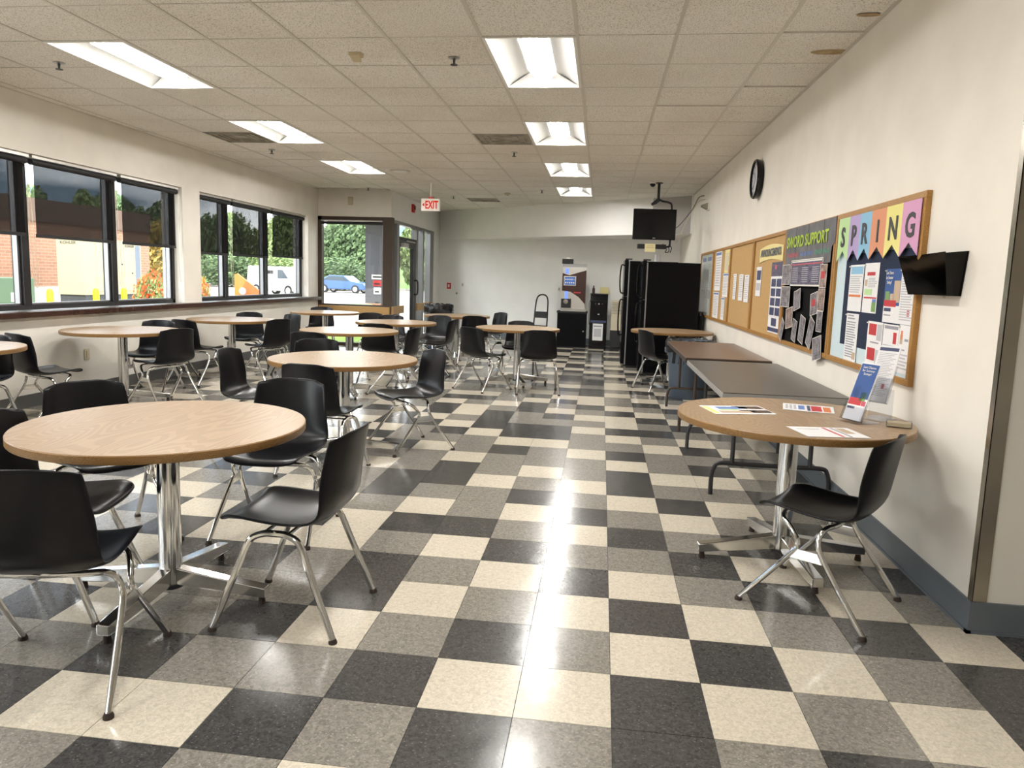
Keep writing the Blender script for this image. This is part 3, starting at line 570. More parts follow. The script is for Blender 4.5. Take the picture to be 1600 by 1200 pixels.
sheet(4.52, 4.29, .97, 1.235, 'flyer with two red blocks pinned low on the SPRING board', [('print_red', .1, .6, .05, .3), ('print_red', .1, .62, .58, .85), ('print_grey', .65, .95, .05, .4), ('print_grey', .65, .95, .6, .95), ('ink_grey', .25, .8, .44, .47)])
sheet(4.285, 4.07, .975, 1.232, 'white text flyer with red oval, low middle of the SPRING board', [('ink_grey', .1, .95, .03, .1), ('print_red', .68, .88, .16, .4)], lines=(.44, .95, 9, 'print_grey'))
sheet(4.065, 3.92, .985, 1.238, 'small flyer with two brown figures below the blue-header flyer', [('print_tan', .12, .35, .2, .4), ('print_orange', .18, .32, .12, .3), ('ink_grey', .55, .85, .28, .33), ('ink_grey', .25, .6, .5, .53)], lines=(.6, .95, 5, 'print_grey'))
# board 2: dark poster and cards
t = thing('paper_banner', 'grey paper banner with large lime lettering on the black board', 'poster', (RW-.030, 5.915, 1.76))
MB().prism([(0, -.67, .148), (0, .68, .15), (0, .655, -.18), (0, .3, -.19), (0, -.6, -.16), (0, -.61, -.05), (0, -.67, -.03)], (-.0012, 0, 0)).build('sheet', 'paper_grey', t)
for s in (-.4, 0, .35): MB().box(-.0018, -.001, s-.004, s+.004, -.1, .146).build('fold_line', 'ink', t)
words(t, 'SWORD SUPPORT', .04, .03, .125, 'print_lime', 1.15, .003)
for yy, mt, wd in ((.42, 'print_pink', .33), (.02, 'print_sky', .36), (-.38, 'print_teal', .36)):
    f = MB(); nn_ = 7
    for q in range(nn_):
        yq = yy+wd/2-wd*(q+.5)/nn_; f.box(-.0024, -.001, yq-.017, yq-.009, -.095, -.058).box(-.0024, -.001, yq+.007, yq+.015, -.092, -.06)
        f.box(-.0024, -.001, yq-.015, yq+.013, -.066-.01*(q % 3), -.060-.01*(q % 3))
    f.build('print', mt, t)['kind'] = 'stuff'
sheet(6.34, 5.46, 1.43, 1.64, 'dark three-column chart with white outline under the grey banner', [('sign_white', 0, 1, .94, 1), ('sign_white', 0, 1, .0, .035), ('sign_white', .03, .97, .05, .1), ('print_pink', 0, 1, .16, .2), ('sign_white', .0, .012, 0, 1), ('sign_white', .988, 1, 0, 1)] + [('print_grey', u, u+.2, .3+.075*k, .325+.075*k) for u in (.06, .38, .7) for k in range(8)], col='print_purple', d=.033, pins=False)
cards = [(6.62, 6.36, 1.44, 1.61, 0, 'card at the upper left of the black board'), (6.61, 6.31, 1.25, 1.425, 0, 'second card down the left edge of the black board'), (5.50, 5.34, 1.42, 1.59, 0, 'warm photo card beside the right end of the chart'), (5.51, 5.35, 1.255, 1.415, 0, 'photo card just under the warm one at right of the black board'),
         (6.17, 5.98, 1.24, 1.40, -.18, 'tilted card hanging just below the chart'), (6.38, 6.17, 1.08, 1.25, -.15, 'tilted yellowish card left of the board centre'), (6.56, 6.45, .96, 1.15, .45, 'diamond-hung card at the lower left frame'), (6.15, 6.02, .985, 1.16, .18, 'card leaning left at the bottom of the black board'),
         (5.94, 5.79, .99, 1.20, .2, 'second leaning card at the bottom of the black board'), (5.69, 5.51, 1.22, 1.385, -.15, 'card with red blot right of the board centre'), (5.70, 5.57, .97, 1.20, .38, 'long diamond-hung card right of the bottom pair'), (5.495, 5.365, 1.105, 1.255, 0, 'card low at the right edge of the black board'), (5.55, 5.34, .90, 1.07, -.2, 'lowest card overhanging the bottom frame of the black board')]
for i, (a_, b_, z0, z1, tl, lb) in enumerate(cards):
    sheet(a_, b_, z0, z1, lb, [('ink_grey', .1, .85, .08+.11*k, .10+.11*k) for k in range(3, 8)] + ([('print_red', .2, .7, .3, .6)] if i in (2, 9) else []) + [('sign_white', 0, 1, 0, .025), ('sign_white', 0, 1, .975, 1), ('sign_white', 0, .03, 0, 1), ('sign_white', .97, 1, 0, 1)], col='card_photo_warm' if i in (2, 5, 3) else 'card_photo', d=.034+.001*(i % 3), tilt=tl, name='photo_card', group='cards hung on the black board', cat='card', pins=False)
# board 3
t = thing('paper_sign', 'yellow curved paper sign reading ANNOUNCEMENTS', 'sign', (RW-.0175, 7.2, 1.735))
top = [(0, -.48+.96*k/10, .055+.03*math.sin(math.pi*k/10)) for k in range(11)]; bot = [(0, .48-.96*k/10, -.085+.03*math.sin(math.pi*k/10)) for k in range(11)]
MB().prism(top+bot, (-.001, 0, 0)).build('sheet', 'paper_yellow', t); words(t, 'ANNOUNCEMENTS', 0, .008, .095, 'baseboard', .84, .003)
sheet(7.78, 7.55, 1.32, 1.615, 'narrow dark-headed flyer on the announcements board', [('print_navy', .1, .9, .12, .45), ('print_grey', .1, .9, .55, .8)])
sheet(7.115, 6.67, .995, 1.645, 'tall poster of navy squares on the announcements board', [('print_purple', 0, 1, 0, .2), ('print_pink', .3, .45, .04, .1)] + [('print_navy', .08+.46*j, .46+.46*j, .235+.135*k, .345+.135*k) for j in range(2) for k in range(4)] + [('print_navy', .3, .72, .79, .9), ('print_navy', .02, .98, .925, .98)])
for a_, b_, z0, z1, lb in ((9.08, 8.89, 1.255, 1.56, 'leftmost of three white sheets on the plain cork board'), (8.715, 8.465, 1.25, 1.55, 'middle one of three white sheets on the plain cork board'), (8.385, 8.135, 1.24, 1.54, 'rightmost of three white sheets on the plain cork board')):
    sheet(a_, b_, z0, z1, lb, [('ink_grey', .2, .7, .05, .08)], lines=(.14, .9, 11, 'print_grey'), group='white sheets on the plain cork board')
for a_, b_, z0, z1, cl, lb in ((10.57, 10.07, 1.345, 1.88, 'paper', 'large white notice at upper left of the fifth board'), (9.815, 9.43, 1.58, 1.875, 'paper_yellow', 'yellow notice at upper right of the fifth board'), (9.86, 9.44, 1.27, 1.575, 'paper', 'white notice just below the yellow notice'), (9.88, 9.63, .97, 1.265, 'paper', 'lowest white notice on the fifth board'), (10.58, 10.11, .965, 1.325, 'paper', 'white notice at lower left of the fifth board')):
    sheet(a_, b_, z0, z1, lb, [('print_sky', .05, .9, .03, .1)] if cl == 'paper' else [('print_orange', .8, 1, .7, 1)], col=cl, lines=(.15, .92, 12, 'print_grey'))
for a_, b_, lb in ((11.95, 11.5, 'left notice behind the glass of the far board'), (11.4, 10.95, 'right notice behind the glass of the far board')): sheet(a_, b_, 1.0, 1.86, lb, [('print_sky', .05, .9, .03, .1), ('print_grey', .05, .95, .6, .75)], lines=(.15, .58, 14, 'print_grey'), d=.0135, pins=False)
# black wall pocket
t = thing('wall_pocket', 'smoky black plastic file pocket on the wall right of the boards', 'wall pocket', (RW, 3.7, 1.40))
b = MB(); prof = [(-.17, 0), (.15, 0)]
b.prism([(-.006, -.255, .2), (-.006, .255, .2), (-.006, .195, 0), (-.006, -.225, 0)], (.005, 0, 0)); b.build('back_plate', 'smoke_acrylic', t)
b = MB(); vs = [(-.06, -.215, 0), (-.06, .19, 0), (-.10, .255, .185), (-.10, .07, .185), (-.095, .03, .165), (-.10, -.02, .19), (-.10, -.25, .195)]
b.prism(vs, (.004, 0, 0)); b.build('front_plate', 'smoke_acrylic', t)
MB().prism([(-.06, -.215, 0), (-.006, -.225, 0), (-.006, -.225, .004), (-.06, -.215, .004)], (0, .41, 0)).build('base', 'smoke_acrylic', t)
for s, y0, y1 in ((-1, -.22, -.252), (1, .193, .255)): MB().prism([(-.006, y0, 0), (-.06, y0, 0), (-.10, y1, .19), (-.006, y1, .2)], (0, .004, 0)).build('side_plate', 'smoke_acrylic', t)
for y in (-.13, .1): MB().cyl((-.03, y, -.012), (-.03, y, 0), .006, seg=8).build('mount_clip', 'acrylic', t)
MB().box(-.03, -.012, -.2, .17, .01, .17).build('folder', 'black_matte', t)
# clock
t = thing('wall_clock', 'round black-rimmed wall clock high on the right wall', 'clock', (RW, 8.03, 2.535)); t.rotation_euler = (0, R(-90), 0)
MB().lathe([(.18, 0), (.20, .02), (.205, .055), (.195, .07), (.182, .07), (.18, .045)], 48).build('case', 'black_gloss', t, True); MB().lathe([(.181, .044), (.181, .047)], 48).build('face', 'clock_face', t)
for k in range(12): MB().obox((.155*math.cos(k*math.pi/6), .155*math.sin(k*math.pi/6), .0485), (.014*math.cos(k*math.pi/6), .014*math.sin(k*math.pi/6), 0), (-.003*math.sin(k*math.pi/6), .003*math.cos(k*math.pi/6), 0), (0, 0, .001)).build('hour_mark', 'ink', t)
for ln, an in ((.09, .6), (.13, 2.4)): MB().obox((ln/2*math.cos(an), ln/2*math.sin(an), .051), (ln/2*math.cos(an), ln/2*math.sin(an), 0), (-.004*math.sin(an), .004*math.cos(an), 0), (0, 0, .001)).build('hand', 'ink', t)
t = thing('wall_sensor', 'white wedge-shaped sensor on the right wall beyond the clock', 'sensor', (RW, 11.74, 2.63))
MB().prism([(0, -.1, -.06), (0, .1, -.06), (0, .1, .06), (0, -.1, .06)], (-.03, 0, 0)).build('base', 'white_enamel', t); MB().prism([(-.03, -.09, .05), (-.12, -.07, .02), (-.12, -.07, .0), (-.03, -.09, -.05)], (0, .16, 0)).build('head', 'vent_metal', t)

# ------------------------------------------------------------------ round tables
ZT, RT = .765, .568
def make_table():
    t = thing('round_table', '', 'table')
    MB().lathe([(.001, .034), (RT-.003, .034), (RT-.003, .033), (.001, .030)], 72, (0, 0, ZT-.034)).build('tabletop', 'oak_laminate', t)
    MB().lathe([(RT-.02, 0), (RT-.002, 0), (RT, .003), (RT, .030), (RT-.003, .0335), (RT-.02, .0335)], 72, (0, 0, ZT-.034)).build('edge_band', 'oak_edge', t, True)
    MB().lathe([(.001, 0), (RT-.02, 0), (RT-.02, .030), (.001, .030)], 72, (0, 0, ZT-.034)).build('underside', 'black_matte', t)
    MB().obox((0, 0, ZT-.042), (.16, 0, 0), (0, .16, 0), (0, 0, .008)).build('mounting_plate', 'leg_dark', t)
    MB().lathe([(.046, .05), (.046, ZT-.05)], 28).build('pole', 'chrome', t, True)
    MB().lathe([(.03, .045), (.052, .045), (.052, .062), (.03, .062)], 28).build('collar', 'leg_dark', t, True)
    for k in range(4):
        a = k*math.pi/2; u = Vector((math.cos(a), math.sin(a), 0)); v = Vector((-u.y, u.x, 0))
        MB().prism([u*.04+v*.026+Vector((0, 0, .062)), u*.44+v*.026+Vector((0, 0, .036)), u*.44+v*.026+Vector((0, 0, .078)), u*.04+v*.026+Vector((0, 0, .135))], v*-.052).build('base_arm', 'chrome', t, bevel=.004)
        MB().cyl(u*.415, u*.415+Vector((0, 0, .037)), .017, .012, 10).build('glide', 'rubber', t)
    return t
TABS = [('near', -1.80, 2.79, 0, 'big round oak-top table nearest the camera at left'), ('second', -1.965, 5.37, .3, 'round table in mid room behind the nearest left table'), ('third', -2.91, 8.14, .5, 'round table behind the mid-room table, before the entrance'),
        ('window_end', -4.65, 11.79, .2, 'far round table by the window wall below the entrance rail'), ('entry', -2.86, 9.92, .7, 'round table in front of the entrance door rails'), ('bin', -2.46, 12.27, .1, 'far round table in front of the far bin'),
        ('aisle', -1.10, 9.68, .35, 'round table beside the aisle, chairs on three sides'), ('window', -4.95, 6.95, .5, 'round table against the window wall, left of the aisle tables'), ('window_far', -4.93, 9.18, .5, 'round table by the window wall under the white pier'),
        ('window_near', -5.02, 4.9, .2, 'round table cut off by the left edge of the picture'), ('board', 1.005, 10.3, .4, 'far round table in front of the black refrigerators'), ('right', .995, 3.79, .15, 'round table by the right wall with brochures on it')]
proto = make_table(); TAB = {}
for i, (k, x, y, rz, lb) in enumerate(TABS):
    o = proto if i == 0 else copy_tree(proto)
    o.location = (x, y, 0); o.rotation_euler = (0, 0, rz); tag(o, lb, 'table', 'round oak-laminate tables'); TAB[k] = (x, y)

# ------------------------------------------------------------------ chairs
def shell_mesh():
    prof = [(.232, .415, .185), (.228, .428, .20), (.205, .440, .212), (.15, .441, .22), (.06, .430, .226), (-.04, .424, .230), (-.12, .430, .232), (-.175, .448, .233), (-.212, .485, .232), (-.232, .54, .228), (-.248, .62, .220), (-.262, .70, .211), (-.274, .765, .203), (-.281, .795, .196), (-.284, .808, .180)]
    n = 14; vs = []
    for k, (y, z, hw) in enumerate(prof):
        s = k/(len(prof)-1); back = max(0, min(1, (z-.44)/.15)) if y < -.1 else 0
        for i in range(n+1):
            u = -1+2*i/n; e = abs(u)**3.2
            vs.append((u*hw, y+back*(.045*e+.012*u*u), z+(1-back)*(.022*e-.010*(1-u*u)*(1 if y < .2 else 0)) - (.03*abs(u)**6 if k == len(prof)-1 else 0)))
    fs = [(k*(n+1)+i, k*(n+1)+i+1, (k+1)*(n+1)+i+1, (k+1)*(n+1)+i) for k in range(len(prof)-1) for i in range(n)]
    me = bpy.data.meshes.new('seat_shell'); me.from_pydata(vs, [], fs); me.materials.append(M['black_plastic'])
    o = bpy.data.objects.new('tmp', me); C.objects.link(o)
    sd = o.modifiers.new('s', 'SOLIDIFY'); sd.thickness = .012; sd.offset = -1
    ss = o.modifiers.new('u', 'SUBSURF'); ss.levels = 1; ss.render_levels = 1
    r = bpy.data.meshes.new_from_object(o.evaluated_get(bpy.context.evaluated_depsgraph_get())); bpy.data.objects.remove(o)
    for p in r.polygons: p.use_smooth = True
    r.name = 'seat_shell'; return r
SH = shell_mesh()
def glides(t, pts):
    for p in pts: MB().lathe([(.017, 0), (.017, .008), (.012, .02)], 10, (p[0], p[1], 0)).build('glide', 'rubber', t, True)
def make_chair(kind):
    t = thing('stacking_chair', '', 'chair'); obj('seat_shell', SH, t); r = .0118
    if kind == 'A':
        fx, fy = .262, .265
        MB().tube([(-fx, fy, .012), (-.236, .07, .255), (-.226, .035, .315), (-.212, .07, .372), (-.18, .12, .405), (-.10, .14, .412), (0, .14, .412), (.10, .14, .412), (.18, .12, .405), (.212, .07, .372), (.226, .035, .315), (.236, .07, .255), (fx, fy, .012)], r, 9, 4).build('front_leg_frame', 'chrome', t, True)
        MB().tube([(-fx, -fy, .012), (-.24, -.085, .265), (-.228, -.05, .345), (-.195, -.06, .395), (-.12, -.085, .404), (0, -.09, .404), (.12, -.085, .404), (.195, -.06, .395), (.228, -.05, .345), (.24, -.085, .265), (fx, -fy, .012)], r, 9, 4).build('rear_leg_frame', 'chrome', t, True)
        for s in (-1, 1): MB().prism([(s*.233, .055, .30), (s*.233, -.07, .30), (s*.237, -.085, .255), (s*.237, .07, .255)], (s*.006, 0, 0)).build('side_bracket', 'chrome', t, bevel=.002)
    else:
        fx, fy = .235, .25
        for s in (-1, 1):
            MB().tube([(s*fx, fy, .012), (s*.215, .15, .26), (s*.205, .105, .37), (s*.20, .05, .402), (s*.20, 0, .406), (s*.20, -.05, .402), (s*.205, -.105, .37), (s*.215, -.15, .26), (s*fx, -fy, .012)], r*1.15, 9, 4).build('side_leg_frame', 'chrome', t, True)
        for y in (.05, -.05): MB().cyl((-.2, y, .401), (.2, y, .401), .009, seg=8).build('cross_bar', 'chrome', t, True)
    glides(t, [(sx*fx, sy*fy) for sx in (-1, 1) for sy in (-1, 1)])
    return t
protos = {k: make_chair(k) for k in 'AB'}; used = set()
def chair(x, y, f, label, kind='A'):
    o = protos[kind] if kind not in used else copy_tree(protos[kind]); used.add(kind)
    o.location = (x, y, 0); o.rotation_euler = (0, 0, math.atan2(-f[0], f[1])); tag(o, 'black moulded chair with chrome legs, '+label, 'chair', 'black shell chairs')
CH_ = [(-1.80, 2.14, (-.24, .97), 'back to the camera at the near left table', 'A'), (-1.21, 2.76, (-1, .02), 'at the right side of the near left table', 'B'), (-1.72, 3.66, (.06, -1), 'behind the near left table, right one', 'A'),
       (-2.50, 3.33, (.84, -.55), 'behind the near left table, left one', 'A'), (-2.22, 2.66, (.95, .2), 'tucked in at left of the near table, half hidden', 'B'),
       (-1.53, 5.74, (-.74, -.67), 'right of the mid-room table, seen from its front', 'A'), (-1.93, 4.86, (.12, .99), 'back to camera in front of the mid-room table', 'B'), (-2.66, 5.33, (1, .05), 'side-on at left of the mid-room table', 'A'), (-2.50, 6.22, (.5, -.87), 'behind the mid-room table facing the camera', 'A'),
       (-3.02, 7.42, (.03, 1), 'back to camera before the third table', 'A'), (-2.80, 9.08, (0, 1), 'between the third table and the entrance table', 'A'), (-2.42, 8.42, (-1, .12), 'side-on at right of the third table', 'A'),
       (-4.52, 7.0, (-.93, .37), 'at right of the window-wall table, seen from behind', 'A'), (-5.12, 7.66, (.1, -1), 'behind the window-wall table, against the wall', 'A'), (-4.98, 8.42, (.25, .97), 'between the two window-wall tables', 'A'),
       (-5.04, 5.98, (.35, .94), 'seen from behind near the left edge', 'A'), (-5.12, 5.28, (.1, -1), 'behind the cut-off table at the left edge', 'B'),
       (-4.36, 9.06, (-.9, .43), 'seen from behind at right of the pier table', 'A'), (-4.62, 9.98, (-.5, -.86), 'behind the pier table, right one', 'A'), (-5.16, 9.95, (.1, -1), 'behind the pier table by the wall', 'A'),
       (-5.0, 12.42, (.2, -.98), 'behind the far table below the entrance rail', 'A'), (-2.36, 10.32, (-1, .05), 'side-on at right of the entrance table', 'A'), (-3.55, 11.1, (.6, -.8), 'left one of two behind the entrance table', 'A'), (-3.18, 10.62, (.15, -1), 'middle one behind the entrance table', 'A'), (-2.58, 11.05, (-.2, -1), 'right one behind the entrance table', 'A'),
       (-2.86, 13.02, (.5, -.87), 'in front of the far bin', 'A'), (-1.95, 12.85, (-.7, -.7), 'behind the far table, backrest catching daylight', 'A'), (-2.05, 11.78, (-.1, 1), 'back to camera in front of the far table', 'A'),
       (-1.47, 9.06, (.57, .82), 'at left of the aisle table, seen from behind', 'A'), (-.76, 9.02, (-.15, .99), 'back to camera in front of the aisle table', 'A'), (-1.16, 10.33, (-.05, -1), 'behind the aisle table facing the camera', 'A'),
       (.80, 9.72, (.9, .42), 'at the far right table beside the grey bin', 'B'), (1.05, 3.30, (-.82, .57), 'at the brochure table by the right wall', 'A')]
for q in CH_: chair(*q)

# ------------------------------------------------------------------ brochure table
def flat(pts, label, els, name='brochure'):
    P = [Vector((x, y, 0)) for x, y in pts]; c = sum(P, Vector())/4; t = thing(name, label, 'brochure', (c.x, c.y, ZT+.0005+.0002*len(els)))
    ux = (P[1]-P[0]); uy = (P[3]-P[0]); o = P[0]-c
    MB().prism([p-c for p in P], (0, 0, .0012)).build('sheet', 'paper', t)
    for mt, u0, u1, v0, v1 in els: MB().prism([o+ux*u+uy*v+Vector((0, 0, .0012)) for u, v in ((u0, v0), (u1, v0), (u1, v1), (u0, v1))], (0, 0, .0004)).build('print', mt, t)
flat([(.551, 3.949), (.79, 4.01), (.84, 3.77), (.604, 3.707)], 'open leaflet with photo strips at left of the brochure table', [('pennant_lemon', .02, .15, .1, .9), ('print_sky', .3, .8, .15, .4), ('pennant_lime', .3, .7, .42, .55), ('print_tan', .2, .9, .62, .85)])
flat([(.70, 3.99), (.879, 4.036), (.926, 3.794), (.75, 3.745)], 'dark-striped leaflet overlapping the open leaflet', [('maroon', .1, .95, .1, .38), ('maroon', .1, .95, .55, .85)])
flat([(1.046, 4.182), (1.30, 4.12), (1.24, 3.90), (.994, 3.962)], 'leaflet with red and blue boxes at the back of the brochure table', [('print_red', .55, .75, .15, .9), ('print_orange', .78, .92, .2, .9), ('print_navy', .47, .53, .15, .9), ('print_sky', .3, .42, .2, .8)]+[('print_grey', .05+.08*k, .1+.08*k, .15, .8) for k in range(3)])
flat([(.891, 3.473), (1.176, 3.509), (1.212, 3.295), (.932, 3.257)], 'white sheet with two dark stripes at the front of the brochure table', [('print_pink', .55, .60, .05, .95), ('ink_grey', .68, .72, .05, .95), ('print_tan', .75, .9, .1, .6), ('print_grey', .1, .45, .2, .25)])
# two acrylic stands with leaflets
def stand(x, y, rz, label, zoff, tall, els, head=None):
    t = thing('brochure_stand', label+' in a clear acrylic stand', 'brochure stand', (x, y, ZT+.001), rz); w = .055; L = .01
    Y = Vector((0, .35, .94)).normalized()  # tilted back plane
    o = Vector((0, 0, zoff)); X = Vector((1, 0, 0)); N = Vector((0, -Y.z, Y.y))
    def q(u0, u1, v0, v1, d, th): return [o+X*u0+Y*v0+N*d, o+X*u1+Y*v0+N*d, o+X*u1+Y*v1+N*d, o+X*u0+Y*v1+N*d], N*th
    MB().prism(*q(-w-.006, w+.006, 0, .2, 0, .003)).build('back_plate', 'acrylic', t); MB().prism(*q(-w-.006, w+.006, 0, .13 if tall else .07, .022, .002)).build('front_plate', 'acrylic', t)
    for s in (-1, 1): MB().prism(*q(s*(w+.004)-.0015, s*(w+.004)+.0015, 0, .13 if tall else .09, .003, .02)).build('side_plate', 'acrylic', t)
    MB().prism(*q(-w-.006, w+.006, 0, .003, .0, .022)).build('ledge', 'acrylic', t)
    MB().box(-w-.006, w+.006, -.035, .12, 0, .003).build('foot', 'acrylic', t)
    if zoff > .02: MB().box(-w-.006, w+.006, .05, .055, 0, zoff+.07).build('riser', 'acrylic', t)
    lf = MB().prism(*q(-w, w, .004, .30, .006, .006)).build('leaflet', 'paper', t)
    for mt, u0, u1, v0, v1 in els: MB().prism(*q(-w+2*w*u0, -w+2*w*u1, .30-.296*v1, .30-.296*v0, .012, .0006)).build('print', mt, lf)
    if head: place(obj('lettering', text_mesh('lettering', head[0], .017, 'sign_white', .0003, head[1]), lf), o+Y*(.30-.296*head[2])+N*.0132, X, Y)
stand(1.255, 3.68, R(-62), 'blue savings leaflet', .006, False, [('print_blue', .02, .98, .02, .62), ('print_tan', .1, .45, .42, .62), ('print_green', .52, .85, .5, .66), ('print_red', .02, .7, .62, .74), ('print_navy', .05, .45, .77, .81), ('print_pink', .72, .95, .66, .74)], ('Last Chance\nfor Summer\nSavings!', .075, .14))
stand(1.40, 3.80, R(-48), 'white text leaflet standing higher', .085, True, [('print_navy', .06, .94, .03, .09), ('print_pink', .6, .72, .68, .76)]+[('print_grey', .1, .9-.1*(k % 3), .13+.03*k, .142+.03*k) for k in range(26)])
t = thing('card_tray', 'small clear tray of cards by the acrylic stands', 'tray', (1.45, 3.62, ZT+.001), R(-20))
MB().box(-.055, .055, -.035, .035, 0, .003).box(-.055, .055, -.035, -.033, .003, .03).box(-.055, .055, .033, .035, .003, .03).box(-.055, -.053, -.033, .033, .003, .03).box(.053, .055, -.033, .033, .003, .03).build('tray', 'acrylic', t); MB().box(-.05, .05, -.03, .03, .004, .022).build('cards', 'beige_plastic', t)

# ------------------------------------------------------------------ folding tables
def fold_table(x0, x1, y0, y1, label, top, edge, leg, z=.745):
    t = thing('folding_table', label, 'table', ((x0+x1)/2, (y0+y1)/2, 0)); w, l = (x1-x0)/2, (y1-y0)/2
    MB().box(-w+.004, w-.004, -l+.004, l-.004, z-.006, z).build('tabletop', top, t, bevel=.002); MB().box(-w, w, -l, l, z-.045, z-.006).build('edge_band', edge, t, bevel=.006)
    for s in (-1, 1):
        y = s*(l-.28)
        f = MB()
        for sx in (-1, 1):
            MB().tube([(sx*(w-.14), y, z-.05), (sx*(w-.14), y, .22)], .015, 9, 1).build('leg', leg, t, True)
            MB().tube([(sx*(w-.20), y, .22), (sx*(w-.06), y, .22), (sx*(w-.025), y, .19), (sx*(w-.01), y, .12), (sx*(w-.01), y, .0)], .0155, 9, 4).build('foot', leg, t, True)
        MB().cyl((-w+.18, y, .22), (w-.18, y, .22), .015, seg=9).build('cross_bar', leg, t, True)
        MB().obox((0, y-s*.16, z-.13), (.008, 0, 0), (0, .16, .08), (0, .003, -.006)).build('brace', leg, t)
    return t
fold_table(.79, 1.575, 4.64, 6.58, 'grey folding table standing along the right wall', 'fold_grey', 'fold_grey_edge', 'leg_dark')
fold_table(.80, 1.575, 6.78, 8.72, 'brown folding table behind the grey one along the right wall', 'fold_brown', 'fold_edge', 'leg_brown')

# ------------------------------------------------------------------ bins
def bin_(x, y, label, h=.70, r=.27):
    t = thing('trash_bin', label, 'bin', (x, y, 0))
    MB().lathe([(r*.80, 0), (r*.84, .015), (r*.97, h-.06), (r*1.03, h-.055), (r*1.03, h), (r*.95, h), (r*.80, .03), (.001, .03)], 40).build('body', 'bin_grey', t, True)
    f = MB(); rr = random.Random(3); seg = 48; vs = []; ring = []
    for j, (q, z) in enumerate(((.90, h-.28), (.955, h-.02), (1.04, h+.018), (1.085, h-.02), (1.075, h-.09), (1.08, h-.14))):
        for k in range(seg):
            a = 2*math.pi*k/seg; e = rr.uniform(-.012, .012); vs.append(((q*r+e)*math.cos(a), (q*r+e)*math.sin(a), z+rr.uniform(-.016, .016)*(1 if j > 1 else 0)))
    f.add(vs, [(j*seg+k, j*seg+(k+1) % seg, (j+1)*seg+(k+1) % seg, (j+1)*seg+k) for j in range(5) for k in range(seg)]); f.build('bin_liner', 'bin_liner', t, True)
    for s in (-1, 1): MB().box(s*r*1.02-.02, s*r*1.02+.02, -.07, .07, h-.16, h-.10).build('handle', 'bin_grey', t, bevel=.006)
bin_(1.14, 9.22, 'grey-blue round bin with black liner behind the brown table', .72, .285); bin_(-3.2, 14.1, 'far round bin with black liner near the entrance', .86, .27)

# ------------------------------------------------------------------ appliances
def fridge(x0, y0, y1, h, label, x1=1.55):
    t = thing('refrigerator', label, 'refrigerator', ((x0+x1)/2, (y0+y1)/2, 0)); w, l = (x1-x0)/2, (y1-y0)/2
    MB().box(-w+.085, w, -l, l, .05, h-.02).build('cabinet', 'fridge', t, bevel=.006)
    MB().box(-w+.065, -w+.084, -l+.01, l-.01, .06, h-.03).build('door_gasket', 'fridge_gap', t)
    for z0, z1, nm in ((.07, h*.66, 'lower_door'), (h*.66+.012, h, 'upper_door')):
        dd = MB().box(-w, -w+.064, -l, l, z0, z1).build(nm, 'fridge', t, bevel=.012)
        zc = (z1-.05, max(z0+.06, z1-.62)) if nm == 'lower_door' else (z0+.05, min(z1-.06, z0+.5))
        MB().tube([(-w, -l+.07, zc[0]), (-w-.05, -l+.07, zc[0]+(.02 if zc[0] < zc[1] else -.02)), (-w-.065, -l+.07, (zc[0]+zc[1])/2), (-w-.05, -l+.07, zc[1]), (-w, -l+.07, zc[1])], .012, 8, 4).build('handle', 'black_gloss', dd, True)
    MB().box(-w+.10, w-.02, -l+.02, l-.02, .0, .05).build('kick_plate', 'black_matte', t); MB().box(-w+.01, -w+.12, -l+.01, -l+.06, h, h+.02).build('hinge_cover', 'black_matte', t)
fridge(.60, 11.18, 11.96, 1.755, 'black refrigerator nearest the camera, side panel showing', 1.46); fridge(.36, 12.1, 12.9, 1.79, 'second black refrigerator standing farther out behind the first', 1.22)
t = thing('paper_cup', 'upturned white paper cup on the rear refrigerator', 'cup', (.90, 12.3, 1.771)); MB().lathe([(.055, 0), (.045, .12), (.042, .12)], 20).build('body', 'paper', t, True); MB().lathe([(.057, 0), (.057, .008)], 20).build('rim', 'paper', t, True)
t = thing('folded_chair', 'dark folded chair leaning beside the refrigerators', 'chair', (1.52, 11.55, 0)); MB().tube([(.0, -.2, 0), (.03, -.2, .9), (.03, -.14, .98), (.03, .14, .98), (.03, .2, .9), (0, .2, 0)], .013, 8, 3).build('frame', 'leg_dark', t, True); MB().box(.005, .02, -.18, .18, .62, .94).build('backrest', 'black_matte', t); MB().box(-.02, -.005, -.18, .18, .3, .62).build('seat', 'black_matte', t)
# coffee corner
dvec = Vector((.0, 1, 0))
t = thing('black_cabinet', 'black cabinet under the coffee machine', 'cabinet', (-.60, 15.6, 0))
MB().box(-.31, .31, -.22, .22, .0, .74).build('body', 'black_matte', t); MB().box(-.325, .325, -.24, .23, .74, .775).build('top', 'black_matte', t, bevel=.004); dd = MB().box(-.305, .305, -.238, -.221, .03, .73).build('door', 'felt', t); MB().cyl((.25, -.255, .36), (.25, -.238, .36), .016, seg=12).build('knob', 'brushed', dd, True)
t = thing('coffee_machine', 'tall coffee vending machine with blue screen and hopper', 'coffee machine', (-.585, 15.62, .776)); w = .25
MB().box(-w, w, -.02, .22, .06, .93).build('body', 'brushed', t); MB().box(-w, w, -.18, -.021, .06, .93).build('front_panel', 'maroon', t)
MB().prism([(-w, -.182, .93), (w, -.182, .93), (w, -.182, .87), (-w+.15, -.182, .76), (-w, -.182, .80)], (0, .003, 0)).build('upper_trim', 'silver', t)
MB().prism([(-w, -.183, .06), (w, -.183, .06), (w-.01, -.183, .16), (w-.14, -.183, .30), (-w+.18, -.183, .41), (-w, -.183, .43)], (0, .003, 0)).build('lower_trim', 'silver', t)
